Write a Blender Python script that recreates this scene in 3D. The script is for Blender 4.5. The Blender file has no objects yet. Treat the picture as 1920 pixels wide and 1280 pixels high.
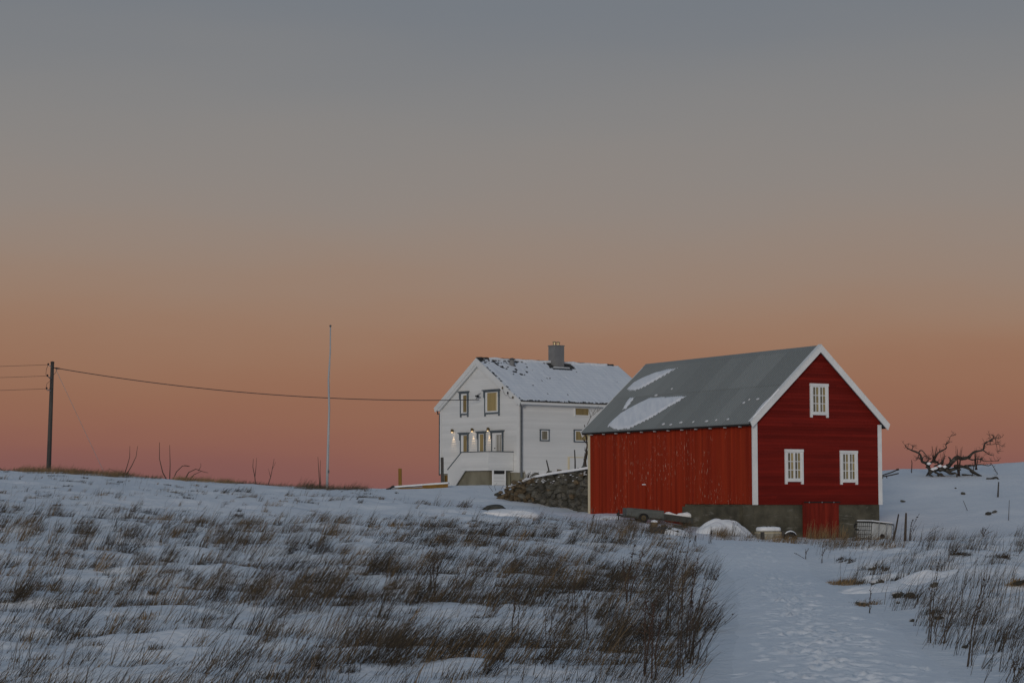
import bpy, bmesh, math, random
import numpy as np
from mathutils import Vector, Matrix

# ------------------------------------------------------------------ camera, sky, sun, exposure
sc = bpy.context.scene
COL = sc.collection
FPX, PITCH, CAMZ = 3700.0, 0.080, 1.70
cd = bpy.data.cameras.new('camera'); cam = bpy.data.objects.new('camera', cd); COL.objects.link(cam)
cd.sensor_width = 36.0; cd.lens = FPX / 1920 * 36; cd.clip_start = 0.1; cd.clip_end = 6000
cam.location = (0, 0, CAMZ); cam.rotation_euler = (math.pi / 2 + PITCH, 0, 0)
sc.camera = cam

def s2l(c):
    return tuple((v / 255 / 12.92) if v / 255 <= .04045 else ((v / 255 + .055) / 1.055) ** 2.4 for v in c)

world = bpy.data.worlds.new('World'); sc.world = world; world.use_nodes = True
wn, wl = world.node_tree.nodes, world.node_tree.links
for n in list(wn): wn.remove(n)
wo = wn.new('ShaderNodeOutputWorld'); bg = wn.new('ShaderNodeBackground'); wl.new(bg.outputs[0], wo.inputs[0])
tc = wn.new('ShaderNodeTexCoord'); sx = wn.new('ShaderNodeSeparateXYZ'); wl.new(tc.outputs['Generated'], sx.inputs[0])
asn = wn.new('ShaderNodeMath'); asn.operation = 'ARCSINE'; wl.new(sx.outputs['Z'], asn.inputs[0])
mr = wn.new('ShaderNodeMapRange'); mr.inputs[1].default_value = 0; mr.inputs[2].default_value = math.pi / 2
# faint uneven bands of high thin cloud shift the twilight colours a little
wm = wn.new('ShaderNodeMapping'); wm.inputs['Scale'].default_value = (3, 3, 13); wl.new(tc.outputs['Generated'], wm.inputs[0])
wz = wn.new('ShaderNodeTexNoise'); wz.inputs['Scale'].default_value = 1.6; wz.inputs['Detail'].default_value = 5; wl.new(wm.outputs[0], wz.inputs[0])
wb = wn.new('ShaderNodeMath'); wb.operation = 'MULTIPLY_ADD'; wb.inputs[1].default_value = 0.034; wb.inputs[2].default_value = -0.017
wl.new(wz.outputs[0], wb.inputs[0])
wa = wn.new('ShaderNodeMath'); wa.operation = 'ADD'; wl.new(asn.outputs[0], wa.inputs[0]); wl.new(wb.outputs[0], wa.inputs[1])
wl.new(wa.outputs[0], mr.inputs[0])
ramp = wn.new('ShaderNodeValToRGB'); wl.new(mr.outputs[0], ramp.inputs[0]); wl.new(ramp.outputs[0], bg.inputs[0])
def elev(py): return (math.atan((640 - py) / FPX) + PITCH) / (math.pi / 2)
stops = [(0.0, (124, 84, 84)), (elev(890), (131, 89, 84)), (elev(848), (139, 94, 83)), (elev(780), (145, 102, 83)), (elev(700), (149, 109, 87)), (elev(610), (153, 121, 100)),
         (elev(510), (150, 130, 116)), (elev(390), (144, 134, 127)), (elev(210), (134, 133, 132)), (elev(10), (117, 122, 129)), (0.30, (104, 118, 132)), (1.0, (92, 112, 136))]
cr = ramp.color_ramp
while len(cr.elements) < len(stops): cr.elements.new(0.5)
for e, (p, c) in zip(cr.elements, stops):
    e.position = p; e.color = (*s2l(c), 1)
cr.interpolation = 'B_SPLINE'
bg.inputs[1].default_value = 1.0

# the last glow of the sunk sun, low behind the camera
SUN_AZ, SUN_EL = Vector((-0.20, -0.98)).normalized(), math.radians(7)
sd = bpy.data.lights.new('sun', 'SUN'); sd.energy = 1.08; sd.angle = math.radians(17); sd.color = (1.0, 0.93, 0.84)
sun = bpy.data.objects.new('sun', sd); COL.objects.link(sun)
sdir = Vector((SUN_AZ.x * math.cos(SUN_EL), SUN_AZ.y * math.cos(SUN_EL), math.sin(SUN_EL)))
sun.rotation_euler = (-sdir).to_track_quat('-Z', 'Y').to_euler(); sun.location = sdir * 60

sc.view_settings.view_transform = 'Standard'; sc.view_settings.look = 'None'
sc.view_settings.exposure = 0.0; sc.view_settings.gamma = 1.0

rng = np.random.default_rng(7); random.seed(7)

# ------------------------------------------------------------------ helpers
CP, SP = math.cos(PITCH), math.sin(PITCH)
def at(px, py, d):
    """point seen at a photograph pixel, at forward distance d"""
    dx, dz = (px - 960) / FPX, (640 - py) / FPX
    y = CP - dz * SP; z = SP + dz * CP
    return Vector((dx / y * d, d, CAMZ + z / y * d))

def h2(ix, iy, s):
    n = (ix * 374761393 + iy * 668265263 + s * 974634301) & 0xFFFFFFFF
    n = ((n ^ (n >> 13)) * 1274126177) & 0xFFFFFFFF
    return ((n ^ (n >> 16)) & 0xFFFF) / 65535.0
def vn(x, y, s=0):
    x = np.asarray(x, float); y = np.asarray(y, float)
    ix = np.floor(x).astype(np.int64); iy = np.floor(y).astype(np.int64)
    fx = x - ix; fy = y - iy; fx = fx * fx * (3 - 2 * fx); fy = fy * fy * (3 - 2 * fy)
    a = h2(ix, iy, s); b = h2(ix + 1, iy, s); c = h2(ix, iy + 1, s); d = h2(ix + 1, iy + 1, s)
    return (a + (b - a) * fx) + ((c + (d - c) * fx) - (a + (b - a) * fx)) * fy
def fbm(x, y, s=0, o=4):
    t, a, k = 0, 0.5, 1.0
    for i in range(o):
        t = t + a * (vn(np.asarray(x) * k, np.asarray(y) * k, s + i) - .5); a *= .5; k *= 2.03
    return t          # about -0.45..0.45

class MB:
    def __init__(self): self.v = []; self.f = []; self.t = []
    def add(self, vs, fs, tint=.5):
        b = len(self.v); self.v += [tuple(p) for p in vs]; self.f += [tuple(i + b for i in f) for f in fs]; self.t += [tint] * len(fs)
        return self
    def hexa(self, p, tint=.5):      # 8 corners: bottom 4 ccw, top 4 ccw
        return self.add(p, [(3, 2, 1, 0), (4, 5, 6, 7), (0, 1, 5, 4), (1, 2, 6, 5), (2, 3, 7, 6), (3, 0, 4, 7)], tint)
    def box(self, x0, x1, y0, y1, z0, z1, tint=.5):
        if x0 > x1: x0, x1 = x1, x0
        if y0 > y1: y0, y1 = y1, y0
        return self.hexa([(x0, y0, z0), (x1, y0, z0), (x1, y1, z0), (x0, y1, z0), (x0, y0, z1), (x1, y0, z1), (x1, y1, z1), (x0, y1, z1)], tint)
    def prism(self, poly, ext, tint=.5):   # poly: 3D loop, ext: vector
        n = len(poly); e = Vector(ext); P = [Vector(p) for p in poly]
        vs = P + [p + e for p in P]
        return self.add(vs, [tuple(range(n - 1, -1, -1)), tuple(range(n, 2 * n))] + [(i, (i + 1) % n, n + (i + 1) % n, n + i) for i in range(n)], tint)
    def tube(self, pts, r, n=6, tint=.5, cap=True):
        P = [Vector(p) for p in pts]; m = len(P)
        R = r if hasattr(r, '__len__') else [r] * m
        vs = []; ref = Vector((0.3, 0.5, 0.81)).normalized()
        for i in range(m):
            d = (P[min(i + 1, m - 1)] - P[max(i - 1, 0)]).normalized()
            a = d.cross(ref)
            if a.length < 1e-3: a = d.cross(Vector((1, 0, 0)))
            a.normalize(); b = d.cross(a)
            for k in range(n):
                an = 2 * math.pi * k / n
                vs.append(P[i] + (a * math.cos(an) + b * math.sin(an)) * R[i])
        fs = [(i * n + k, i * n + (k + 1) % n, (i + 1) * n + (k + 1) % n, (i + 1) * n + k) for i in range(m - 1) for k in range(n)]
        if cap: fs += [tuple(range(n - 1, -1, -1)), tuple((m - 1) * n + k for k in range(n))]
        return self.add(vs, fs, tint)
    def cyl(self, a, b, r, n=16, tint=.5): return self.tube([a, b], r, n, tint)
    def build(self, name, m, parent=None, smooth=False, bevel=0):
        me = bpy.data.meshes.new(name); me.from_pydata(self.v, [], self.f); me.update()
        bm = bmesh.new(); bm.from_mesh(me); bmesh.ops.recalc_face_normals(bm, faces=bm.faces); bm.to_mesh(me); bm.free()
        a = me.attributes.new('tint', 'FLOAT', 'FACE'); a.data.foreach_set('value', self.t)
        o = bpy.data.objects.new(name, me); COL.objects.link(o); me.materials.append(m)
        if smooth: me.polygons.foreach_set('use_smooth', [True] * len(me.polygons))
        if parent: o.parent = parent
        if bevel:
            md = o.modifiers.new('b', 'BEVEL'); md.width = bevel; md.segments = 2; md.limit_method = 'ANGLE'
        return o

def empty(name, loc, rz=0):
    o = bpy.data.objects.new(name, None); COL.objects.link(o); o.location = loc; o.rotation_euler = (0, 0, rz); o.empty_display_size = .2
    return o
def tag(o, label=None, cat=None, group=None, kind=None):
    if label: o['label'] = label
    if cat: o['category'] = cat
    if group: o['group'] = group
    if kind: o['kind'] = kind
    return o
def link_mesh(name, me, parent=None, loc=(0, 0, 0), rot=(0, 0, 0), scale=(1, 1, 1)):
    o = bpy.data.objects.new(name, me); COL.objects.link(o); o.parent = parent
    o.location = loc; o.rotation_euler = rot; o.scale = scale
    return o

class Frame:                     # a thing's own axes, with pixel -> local plane
    def __init__(self, loc, rz):
        self.o = Vector(loc); self.c, self.s = math.cos(rz), math.sin(rz); self.rz = rz
    def loc(self, p):
        d = Vector(p) - self.o
        return Vector((d.x * self.c + d.y * self.s, -d.x * self.s + d.y * self.c, d.z))
    def wld(self, p):
        p = Vector(p)
        return self.o + Vector((p.x * self.c - p.y * self.s, p.x * self.s + p.y * self.c, p.z))
    def hit(self, px, py, ax, val):
        a = self.loc((0, 0, CAMZ)); b = self.loc(at(px, py, 100.0))
        t = (val - a[ax]) / (b[ax] - a[ax])
        return a + (b - a) * t
    def roof(self, px, py, n, d):    # plane n.p = d
        a = self.loc((0, 0, CAMZ)); b = self.loc(at(px, py, 100.0)); n = Vector(n)
        return a + (b - a) * ((d - n.dot(a)) / n.dot(b - a))

# ------------------------------------------------------------------ materials
def mat(name, col, rough=.8, col2=None, scale=5, stretch=(1, 1, 1), bump=0, bscale=None, tint=0, metal=0, spec=.3, contrast=(.35, .65), detail=6,
        col3=None, s3=8, st3=(1, 1, 1), t3=(.6, .66), gate=None):
    m = bpy.data.materials.new(name); m.use_nodes = True
    N, L = m.node_tree.nodes, m.node_tree.links
    b = N['Principled BSDF']; b.inputs['Roughness'].default_value = rough; b.inputs['Metallic'].default_value = metal
    b.inputs['Specular IOR Level'].default_value = spec
    g = N.new('ShaderNodeTexCoord')
    def noise(sc_, st, dt=detail):
        mp = N.new('ShaderNodeMapping'); mp.inputs['Scale'].default_value = st; L.new(g.outputs['Object'], mp.inputs[0])
        t = N.new('ShaderNodeTexNoise'); t.inputs['Scale'].default_value = sc_; t.inputs['Detail'].default_value = dt; t.inputs['Roughness'].default_value = .6
        L.new(mp.outputs[0], t.inputs[0]); return t
    def mix(fac, a, bcol):
        x = N.new('ShaderNodeMix'); x.data_type = 'RGBA'
        L.new(fac, x.inputs[0])
        for sock, val in ((6, a), (7, bcol)):
            if isinstance(val, tuple): x.inputs[sock].default_value = (*val, 1)
            else: L.new(val, x.inputs[sock])
        return x.outputs[2]
    def rmp(src, lo, hi):
        r = N.new('ShaderNodeMapRange'); r.inputs[1].default_value = lo; r.inputs[2].default_value = hi; L.new(src, r.inputs[0]); return r.outputs[0]
    out = col
    if col2: out = mix(rmp(noise(scale, stretch).outputs[0], *contrast), col, col2)
    if col3:
        f3 = rmp(noise(s3, st3, 8).outputs[0], *t3)
        if gate:
            mu = N.new('ShaderNodeMath'); mu.operation = 'MULTIPLY'; L.new(f3, mu.inputs[0]); L.new(rmp(noise(gate[0], (1, 1, 1), 2).outputs[0], gate[1], gate[2]), mu.inputs[1]); f3 = mu.outputs[0]
        out = mix(f3, out, col3)
    if tint:
        a = N.new('ShaderNodeAttribute'); a.attribute_name = 'tint'
        r = N.new('ShaderNodeMapRange'); r.inputs[3].default_value = 1 - tint; r.inputs[4].default_value = 1 + tint; L.new(a.outputs['Fac'], r.inputs[0])
        x = N.new('ShaderNodeMix'); x.data_type = 'RGBA'; x.blend_type = 'MULTIPLY'; x.inputs[0].default_value = 1
        if isinstance(out, tuple): x.inputs[6].default_value = (*out, 1)
        else: L.new(out, x.inputs[6])
        L.new(r.outputs[0], x.inputs[7]); out = x.outputs[2]
    if isinstance(out, tuple): b.inputs['Base Color'].default_value = (*out, 1)
    else: L.new(out, b.inputs['Base Color'])
    if bump:
        bp = N.new('ShaderNodeBump'); bp.inputs['Strength'].default_value = 1; bp.inputs['Distance'].default_value = bump
        L.new(noise(bscale or scale, stretch).outputs[0], bp.inputs['Height']); L.new(bp.outputs[0], b.inputs['Normal'])
    return m

M = {}
M['snow'] = mat('snow', (.85, .85, .86), .75, (.78, .79, .82), .35, bump=.05, bscale=5, spec=.25)
M['snow_path'] = mat('trodden_snow', (.90, .90, .91), .6, (.84, .85, .88), 3, bump=.012, bscale=14, spec=.35)
M['snow_roof'] = mat('roof_snow', (.78, .80, .83), .7, (.66, .69, .74), 1.2, stretch=(4, .6, .6), bump=.02, bscale=6)
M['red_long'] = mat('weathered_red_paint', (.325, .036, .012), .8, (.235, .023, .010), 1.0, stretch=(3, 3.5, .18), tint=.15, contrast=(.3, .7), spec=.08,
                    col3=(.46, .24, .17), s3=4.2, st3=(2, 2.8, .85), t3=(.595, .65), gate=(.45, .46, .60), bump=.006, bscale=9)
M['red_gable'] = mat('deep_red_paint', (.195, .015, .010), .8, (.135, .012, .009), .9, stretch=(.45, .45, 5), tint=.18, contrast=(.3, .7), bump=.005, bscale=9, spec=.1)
M['red_door'] = mat('red_door_paint', (.23, .024, .014), .8, (.14, .016, .011), 1.5, stretch=(3, 3, .4), tint=.16, spec=.1)
M['white'] = mat('white_paint', (.76, .76, .75), .6, (.68, .69, .69), 2.5, tint=.06)
M['cream'] = mat('cream_paint', (.66, .58, .41), .7, (.60, .52, .36), 3, stretch=(1, 1, .3))
M['house_white'] = mat('house_white_paint', (.70, .70, .69), .65, (.63, .64, .635), .8, stretch=(.4, .4, 2), tint=.05, contrast=(.3, .7))
M['grey_trim'] = mat('grey_blue_trim', (.115, .140, .160), .6, (.09, .11, .125), 4)
M['concrete'] = mat('old_concrete', (.125, .114, .082), .9, (.048, .045, .032), 1.3, contrast=(.3, .7), bump=.03, bscale=7, col3=(.22, .21, .18), s3=2.2, st3=(.5, .5, 2.5), t3=(.58, .72))
M['concrete_house'] = mat('stained_concrete', (.26, .245, .185), .9, (.14, .125, .085), .9, stretch=(1, 1, .5), contrast=(.35, .7), bump=.01, bscale=6)
M['tin'] = mat('painted_tin', (.225, .238, .232), .55, (.185, .198, .196), .45, stretch=(.5, .5, .5), tint=.10, spec=.4)
M['tin_dark'] = mat('dark_tin', (.07, .085, .095), .5, (.05, .06, .07), 3)
M['tile'] = mat('dark_roof_tile', (.035, .035, .036), .8, (.06, .058, .055), 5, bump=.01)
M['pane_tan'] = mat('curtain_reflection_glass', (.31, .245, .11), .12, (.22, .18, .085), 3.0, stretch=(5, 5, .3), tint=.28, spec=.5)  # tan mixes curtain colour with reflected evening glow, put into the base colour
M['pane_grey'] = mat('grey_curtain_reflection_glass', (.17, .165, .12), .12, (.10, .10, .08), 3.0, stretch=(5, 5, .3), tint=.3, spec=.5)  # greyer pane, its olive cast likewise part curtain, part painted reflection
M['dark'] = mat('dark_gap', (.02, .02, .02), .8)
M['steel'] = mat('galvanised_steel', (.30, .31, .32), .45, (.22, .23, .24), 6, metal=.5)
M['brass'] = mat('copper_flue', (.45, .36, .20), .4, (.30, .24, .14), 6, metal=.6)
M['chimney'] = mat('grey_render', (.21, .21, .21), .85, (.165, .165, .168), 2, tint=.05)
M['wood_grey'] = mat('weathered_wood', (.085, .078, .070), .9, (.045, .042, .040), 2.5, stretch=(6, 6, .4), bump=.01, tint=.2)
M['ochre'] = mat('ochre_wood', (.25, .135, .025), .8, (.18, .095, .02), 2.5, stretch=(4, 4, .5), tint=.15)
M['bark'] = mat('dead_bark', (.075, .066, .055), .95, (.028, .025, .022), 4, stretch=(1, 1, 1), bump=.03, bscale=9, col3=(.15, .14, .125), s3=3, t3=(.58, .7))
M['rock'] = mat('stone', (.135, .128, .105), .9, (.062, .058, .050), 3, bump=.04, bscale=6, tint=.35, col3=(.17, .16, .14), s3=5, t3=(.58, .7))
M['rock_brown'] = mat('brown_stone', (.19, .14, .082), .9, (.085, .065, .042), 3, bump=.04, bscale=6, tint=.4, col3=(.26, .23, .18), s3=5, t3=(.58, .7))
M['earth'] = mat('rubble_core', (.105, .100, .080), 1.0, (.040, .036, .028), 3, bump=.08, bscale=5)
M['zinc'] = mat('dull_zinc', (.115, .125, .118), .55, (.075, .082, .078), 2, stretch=(1, 1, 2), metal=.1, col3=(.05, .048, .042), s3=4, t3=(.58, .72))
M['zinc_dark'] = mat('rusty_dark_zinc', (.062, .066, .062), .65, (.040, .040, .036), 3, col3=(.09, .05, .03), s3=4, t3=(.62, .75))
M['rubber'] = mat('rubber', (.018, .018, .018), .85)
M['rim'] = mat('rusty_rim', (.13, .095, .045), .8, (.07, .055, .03), 8)
M['plastic'] = mat('milky_plastic', (.50, .51, .50), .45, (.40, .41, .40), 2.2, col3=(.32, .28, .17), s3=1.6, st3=(1, 1, .6), t3=(.6, .8))
M['blackplastic'] = mat('black_plastic', (.012, .012, .013), .5)
M['wire'] = mat('cable', (.03, .028, .034), .6)
M['flagwhite'] = mat('weathered_white_pole', (.42, .43, .44), .6, (.33, .34, .36), 2, stretch=(1, 1, .2))
M['pale'] = mat('faded_white_wrap', (.36, .34, .28), .8, (.22, .20, .16), 4, bump=.02)
def grass_mat():
    m = mat('dry_grass', (.5, .5, .5), .9); N, L = m.node_tree.nodes, m.node_tree.links
    a = N.new('ShaderNodeAttribute'); a.attribute_name = 'tint'
    r = N.new('ShaderNodeValToRGB'); L.new(a.outputs['Fac'], r.inputs[0]); L.new(r.outputs[0], N['Principled BSDF'].inputs['Base Color'])
    el = r.color_ramp.elements; el[0].color = (.035, .030, .025, 1); el[1].color = (.30, .20, .10, 1)
    e = el.new(.45); e.color = (.10, .080, .058, 1); e = el.new(.75); e.color = (.18, .125, .070, 1)
    N['Principled BSDF'].inputs['Specular IOR Level'].default_value = .1
    return m
M['grass'] = grass_mat()
M['twig'] = mat('dry_twig', (.045, .036, .030), .9, (.075, .055, .042), 5)
M['twig_red'] = mat('reddish_twig', (.075, .045, .032), .9, (.05, .035, .028), 5)
def emit(name, c, s):
    m = bpy.data.materials.new(name); m.use_nodes = True; b = m.node_tree.nodes['Principled BSDF']
    b.inputs['Base Color'].default_value = (.8, .7, .5, 1); b.inputs['Emission Color'].default_value = (*c, 1); b.inputs['Emission Strength'].default_value = s
    return m
M['bulb'] = emit('lit_bulb', (1, .66, .32), 3.0)

# ------------------------------------------------------------------ terrain
ctrl = []
def cpx(px, py, d): p = at(px, py, d); ctrl.append((p.x, p.y, p.z))
for px, py in ((-600, 872), (-300, 878), (0, 883), (150, 887), (300, 898), (450, 907), (600, 916), (720, 918)):
    p = at(px, py, 112)
    for t in (.18, .36, .55, .75, 1.0):
        d = 18 + t * 94; q = at(px, py, d); ctrl.append((q.x, d, p.z * t ** 1.08))
    q = at(px, py, 128); ctrl.append((q.x, 128, p.z - .45))
for a in ((830, 912, 113), (880, 915, 111), (922, 919, 109), (975, 908, 118), (1060, 892, 126), (850, 950, 75), (850, 1000, 51), (935, 936, 103), (1000, 944, 100.5),
          (1060, 950, 99), (1098, 960, 97.5), (1000, 1000, 57.5), (1103, 963, 96.3), (1200, 970, 92.5), (1290, 985, 89), (1418, 1004, 84.5), (1500, 1006, 86), (1570, 1006, 87),
          (1650, 997, 88.5), (1200, 1000, 80), (1300, 1016, 76), (1450, 1023, 72), (1540, 1027, 74), (1640, 1022, 83), (1750, 1012, 80), (1900, 1006, 80), (2150, 1000, 80),
          (1700, 962, 93), (1900, 952, 92), (2150, 950, 92), (1690, 902, 104), (1690, 879, 111), (1800, 884, 108), (1800, 878, 112), (1900, 868, 113), (2100, 862, 114), (2400, 860, 114),
          (1900, 905, 102), (1690, 890, 128), (1800, 888, 128), (1900, 878, 128), (2100, 872, 128), (1300, 905, 120), (1300, 950, 100), (1500, 900, 115), (1500, 960, 100)):
    cpx(*a)
for x, y, z in ((-6, 18, .02), (-3, 18, 0), (0, 18, -.03), (3, 18, 0), (7, 18, .08), (12, 18, .1), (-12, 18, .1), (0, 9, 0), (-4, 9, 0), (4, 9, 0), (3.6, 38, .03), (5.6, 38, .1), (8.0, 38, .22), (5, 50, 0), (9, 55, .22), (13, 55, .25), (17, 60, .3)):
    ctrl.append((x, y, z))
ctrl = np.array(ctrl)
def tps_fit(c, lam=.4):
    n = len(c); S = 20.0; P = c[:, :2] / S
    r = np.linalg.norm(P[:, None] - P[None], axis=2); K = np.where(r > 0, r * r * np.log(r + 1e-12), 0) + lam * .01 * np.eye(n)
    A = np.zeros((n + 3, n + 3)); A[:n, :n] = K; A[:n, n] = 1; A[:n, n + 1:] = P; A[n, :n] = 1; A[n + 1:, :n] = P.T
    w = np.linalg.solve(A, np.r_[c[:, 2], 0, 0, 0]); return P, w, S
TP, TW, TS = tps_fit(ctrl)
def tps(x, y):
    q = np.c_[x, y] / TS; out = np.zeros(len(q)); n = len(TP)
    for i0 in range(0, len(q), 40000):
        s = q[i0:i0 + 40000]; r2 = ((s[:, None] - TP[None]) ** 2).sum(2)
        K = np.where(r2 > 0, .5 * r2 * np.log(r2 + 1e-12), 0)
        out[i0:i0 + 40000] = K @ TW[:n] + TW[n] + s @ TW[n + 1:]
    return out
# the trodden path, left and right edges (world x at y)
path_left = [(1296, 1016, 75.5), (1322, 1040, 60), (1348, 1078, 44), (1352, 1130, 32.4), (1335, 1200, 23.9), (1300, 1290, 17.8), (1150, 1600, 9.5)]
path_right = [(1500, 1018, 75.5), (1520, 1042, 60), (1562, 1080, 44), (1625, 1128, 32.4), (1745, 1200, 23.9), (1890, 1290, 17.8), (2350, 1600, 9.5)]
pl = np.array([(at(*p).x, p[2]) for p in path_left])[::-1]; pr = np.array([(at(*p).x, p[2]) for p in path_right])[::-1]
def path_edges(y): return np.interp(y, pl[:, 1], pl[:, 0]), np.interp(y, pr[:, 1], pr[:, 0])
def sstep(a, b, x): t = np.clip((x - a) / (b - a), 0, 1); return t * t * (3 - 2 * t)
def path_mask(x, y):
    a, b = path_edges(y); w = .9
    return sstep(a - w, a + w * .4, x) * (1 - sstep(b - w * .4, b + w, x)) * sstep(6, 9, y) * (1 - sstep(73, 77, y))
def base_z(x, y):
    x = np.atleast_1d(np.asarray(x, float)); y = np.atleast_1d(np.asarray(y, float))
    r = np.hypot(x, y) + 1e-9; az = np.arctan2(x, y)
    ac = np.clip(az, -.42, .42); rc = np.clip(r, 9, 132)
    z = tps(rc * np.sin(ac), rc * np.cos(ac))
    k = 1 - sstep(.45, 1.6, np.abs(az)); z = z * k - (1 - k) * .6
    z = z * sstep(2, 10, r)
    z = z - .07 * np.clip(r - 132, 0, 150)
    return z
def terr(x, y):
    x = np.atleast_1d(np.asarray(x, float)); y = np.atleast_1d(np.asarray(y, float))
    z = base_z(x, y); pm = path_mask(x, y)
    fld = (1 - sstep(3, 8, x - y * .14)) * (1 - sstep(92, 108, y) * .6)       # rough grass field, calmer near the houses
    bank = sstep(.0, 2.2, x - path_edges(y)[1]) * (1 - sstep(60, 75, y))
    rough = np.clip(.25 + .75 * np.maximum(fld, bank), 0, 1) * (1 - pm) * (1 + .5 * bank)
    z = z + rough * (.34 * fbm(x / 5.5, y / 4.0, 3) + .32 * fbm(x / 1.7, y / .9, 11, 3) + .11 * fbm(x / .5, y / .35, 21, 2)) + .05 * (1 - rough) * fbm(x / 3, y / 3, 31)
    z = z + bank * .12 - .05 * pm
    return z
def gz(x, y): return float(terr(x, y)[0])
_D = np.geomspace(9, 131, 1500)
def ground_at(px, py):
    """first point of the ground along a photograph pixel"""
    a = at(px, py, 1.0); dx, dz = a.x, a.z - CAMZ
    below = (CAMZ + dz * _D) <= terr(dx * _D, _D)
    i = int(np.argmax(below)) if below.any() else len(_D) - 1
    d = _D[i]; return Vector((dx * d, d, gz(dx * d, d)))

rr = np.r_[np.geomspace(.01, 9, 30)[:-1], np.geomspace(9, 132, 560), np.geomspace(134, 3500, 30)]
azd = np.r_[np.linspace(-.32, .32, 460)]
azc = np.r_[np.linspace(-math.pi, -.34, 50), azd, np.linspace(.34, math.pi, 50)[:-1]]
A_, R_ = np.meshgrid(azc, rr); X = (R_ * np.sin(A_)).ravel(); Y = (R_ * np.cos(A_)).ravel(); Z = terr(X, Y)
nr, na = R_.shape
V = np.c_[X, Y, Z]; idx = np.arange(nr * na).reshape(nr, na)
nx = np.roll(idx, -1, axis=1)
F = np.stack([idx[:-1], nx[:-1], nx[1:], idx[1:]], -1).reshape(-1, 4)
def np_mesh(name, V, F, m, smooth=True, tint=None, parent=None):
    me = bpy.data.meshes.new(name); k = F.shape[1]
    me.vertices.add(len(V)); me.vertices.foreach_set('co', np.ascontiguousarray(V, np.float32).ravel())
    me.loops.add(F.size); me.loops.foreach_set('vertex_index', np.ascontiguousarray(F, np.int32).ravel())
    me.polygons.add(len(F)); me.polygons.foreach_set('loop_start', np.arange(0, F.size, k, dtype=np.int32))
    me.polygons.foreach_set('use_smooth', np.full(len(F), smooth))
    me.update(calc_edges=True)
    if tint is not None:
        a = me.attributes.new('tint', 'FLOAT', 'FACE'); a.data.foreach_set('value', np.ascontiguousarray(tint, np.float32))
    me.materials.append(m); o = bpy.data.objects.new(name, me); COL.objects.link(o); o.parent = parent
    return o
g = np_mesh('ground', V, F[:, ::-1], M['snow'])
tag(g, 'snow covered field rising to low crests', kind='structure')

# trodden snow path with footprints
ys = np.geomspace(9.2, 76, 900); us = np.linspace(-.08, 1.08, 100)
e0, e1 = path_edges(ys)
PX = e0[:, None] + (e1 - e0)[:, None] * us[None]; PY = np.repeat(ys[:, None], len(us), 1)
PZ = terr(PX.ravel(), PY.ravel()).reshape(PX.shape)
edge = np.minimum(us, 1 - us)[None] * (e1 - e0)[:, None]
PZ = PZ - .05 + .085 * sstep(-.2, .7, edge)
PZ += .018 * fbm(PX.ravel() / .5, PY.ravel() / .5, 41).reshape(PX.shape)
for k in range(1300):
    t = rng.random() ** .8; yy = float(np.exp(np.interp(t, [0, 1], [math.log(12), math.log(74)])))
    a, b = path_edges(yy); lane = .46 + .13 * rng.normal() + .05 * math.sin(yy * .35)
    if rng.random() < .12: lane = rng.uniform(.12, .88)
    xx = a + (b - a) * lane
    i0, i1 = np.searchsorted(ys, [yy - .4, yy + .4]);
    if i1 <= i0: continue
    dx = PX[i0:i1] - xx; dy = PY[i0:i1] - yy; an = rng.normal() * .3
    ca, sa = math.cos(an), math.sin(an); q = ((dx * ca + dy * sa) / (.05 + .03 * (k % 3))) ** 2 + ((-dx * sa + dy * ca) / (.08 + .05 * (k % 2))) ** 2
    dep = rng.uniform(.010, .036)
    PZ[i0:i1] += -dep * np.exp(-q ** 1.5) + dep * .5 * np.exp(-(np.sqrt(q) - 1.5) ** 2 / .12)
pi_ = np.arange(PX.size).reshape(PX.shape)
F = np.stack([pi_[:-1, :-1], pi_[:-1, 1:], pi_[1:, 1:], pi_[1:, :-1]], -1).reshape(-1, 4)
tag(np_mesh('path', np.c_[PX.ravel(), PY.ravel(), PZ.ravel()], F, M['snow_path']), 'trodden snow path with footprints', kind='structure')

# ------------------------------------------------------------------ the red barn
BYAW = .516
BB = Frame((10.316, 84.539, 0.0), BYAW)              # local x along the gable wall, y along the long wall, z = world height
barn = empty('barn', BB.o, BYAW)
tag(barn, 'red wooden barn with grey tin roof, white corner boards and concrete base', 'barn')
BW, BL, ZS = 7.0, 13.3, 1.506                        # width, length, underside of the siding
FO, EO, RO = .25, .30, .25                           # gable overhang, eave overhang, rear overhang
ZT, ZR = ZS + 3.471, ZS + 6.887                      # outer roof edge at the eaves, at the ridge
SL = (ZR - ZT) / (BW / 2 + EO); RA = math.atan(SL)
def broof(x): return ZR - SL * abs(x - BW / 2)       # top of roof at local x
STEP_Y = BB.hit(1282, 950, 0, 0).y                   # where the siding runs further down
ZLOW = BB.hit(1103, 968, 0, 0).z - .55

# inner body of the barn
m = MB(); t = .10
m.prism([(t, t, ZS - .05), (BW - t, t, ZS - .05), (BW - t, t, broof(0) - .12), (BW / 2, t, ZR - .22), (t, t, broof(0) - .12)], (0, BL - 2 * t, 0))
m.build('wall', M['red_gable'], barn)
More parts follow.
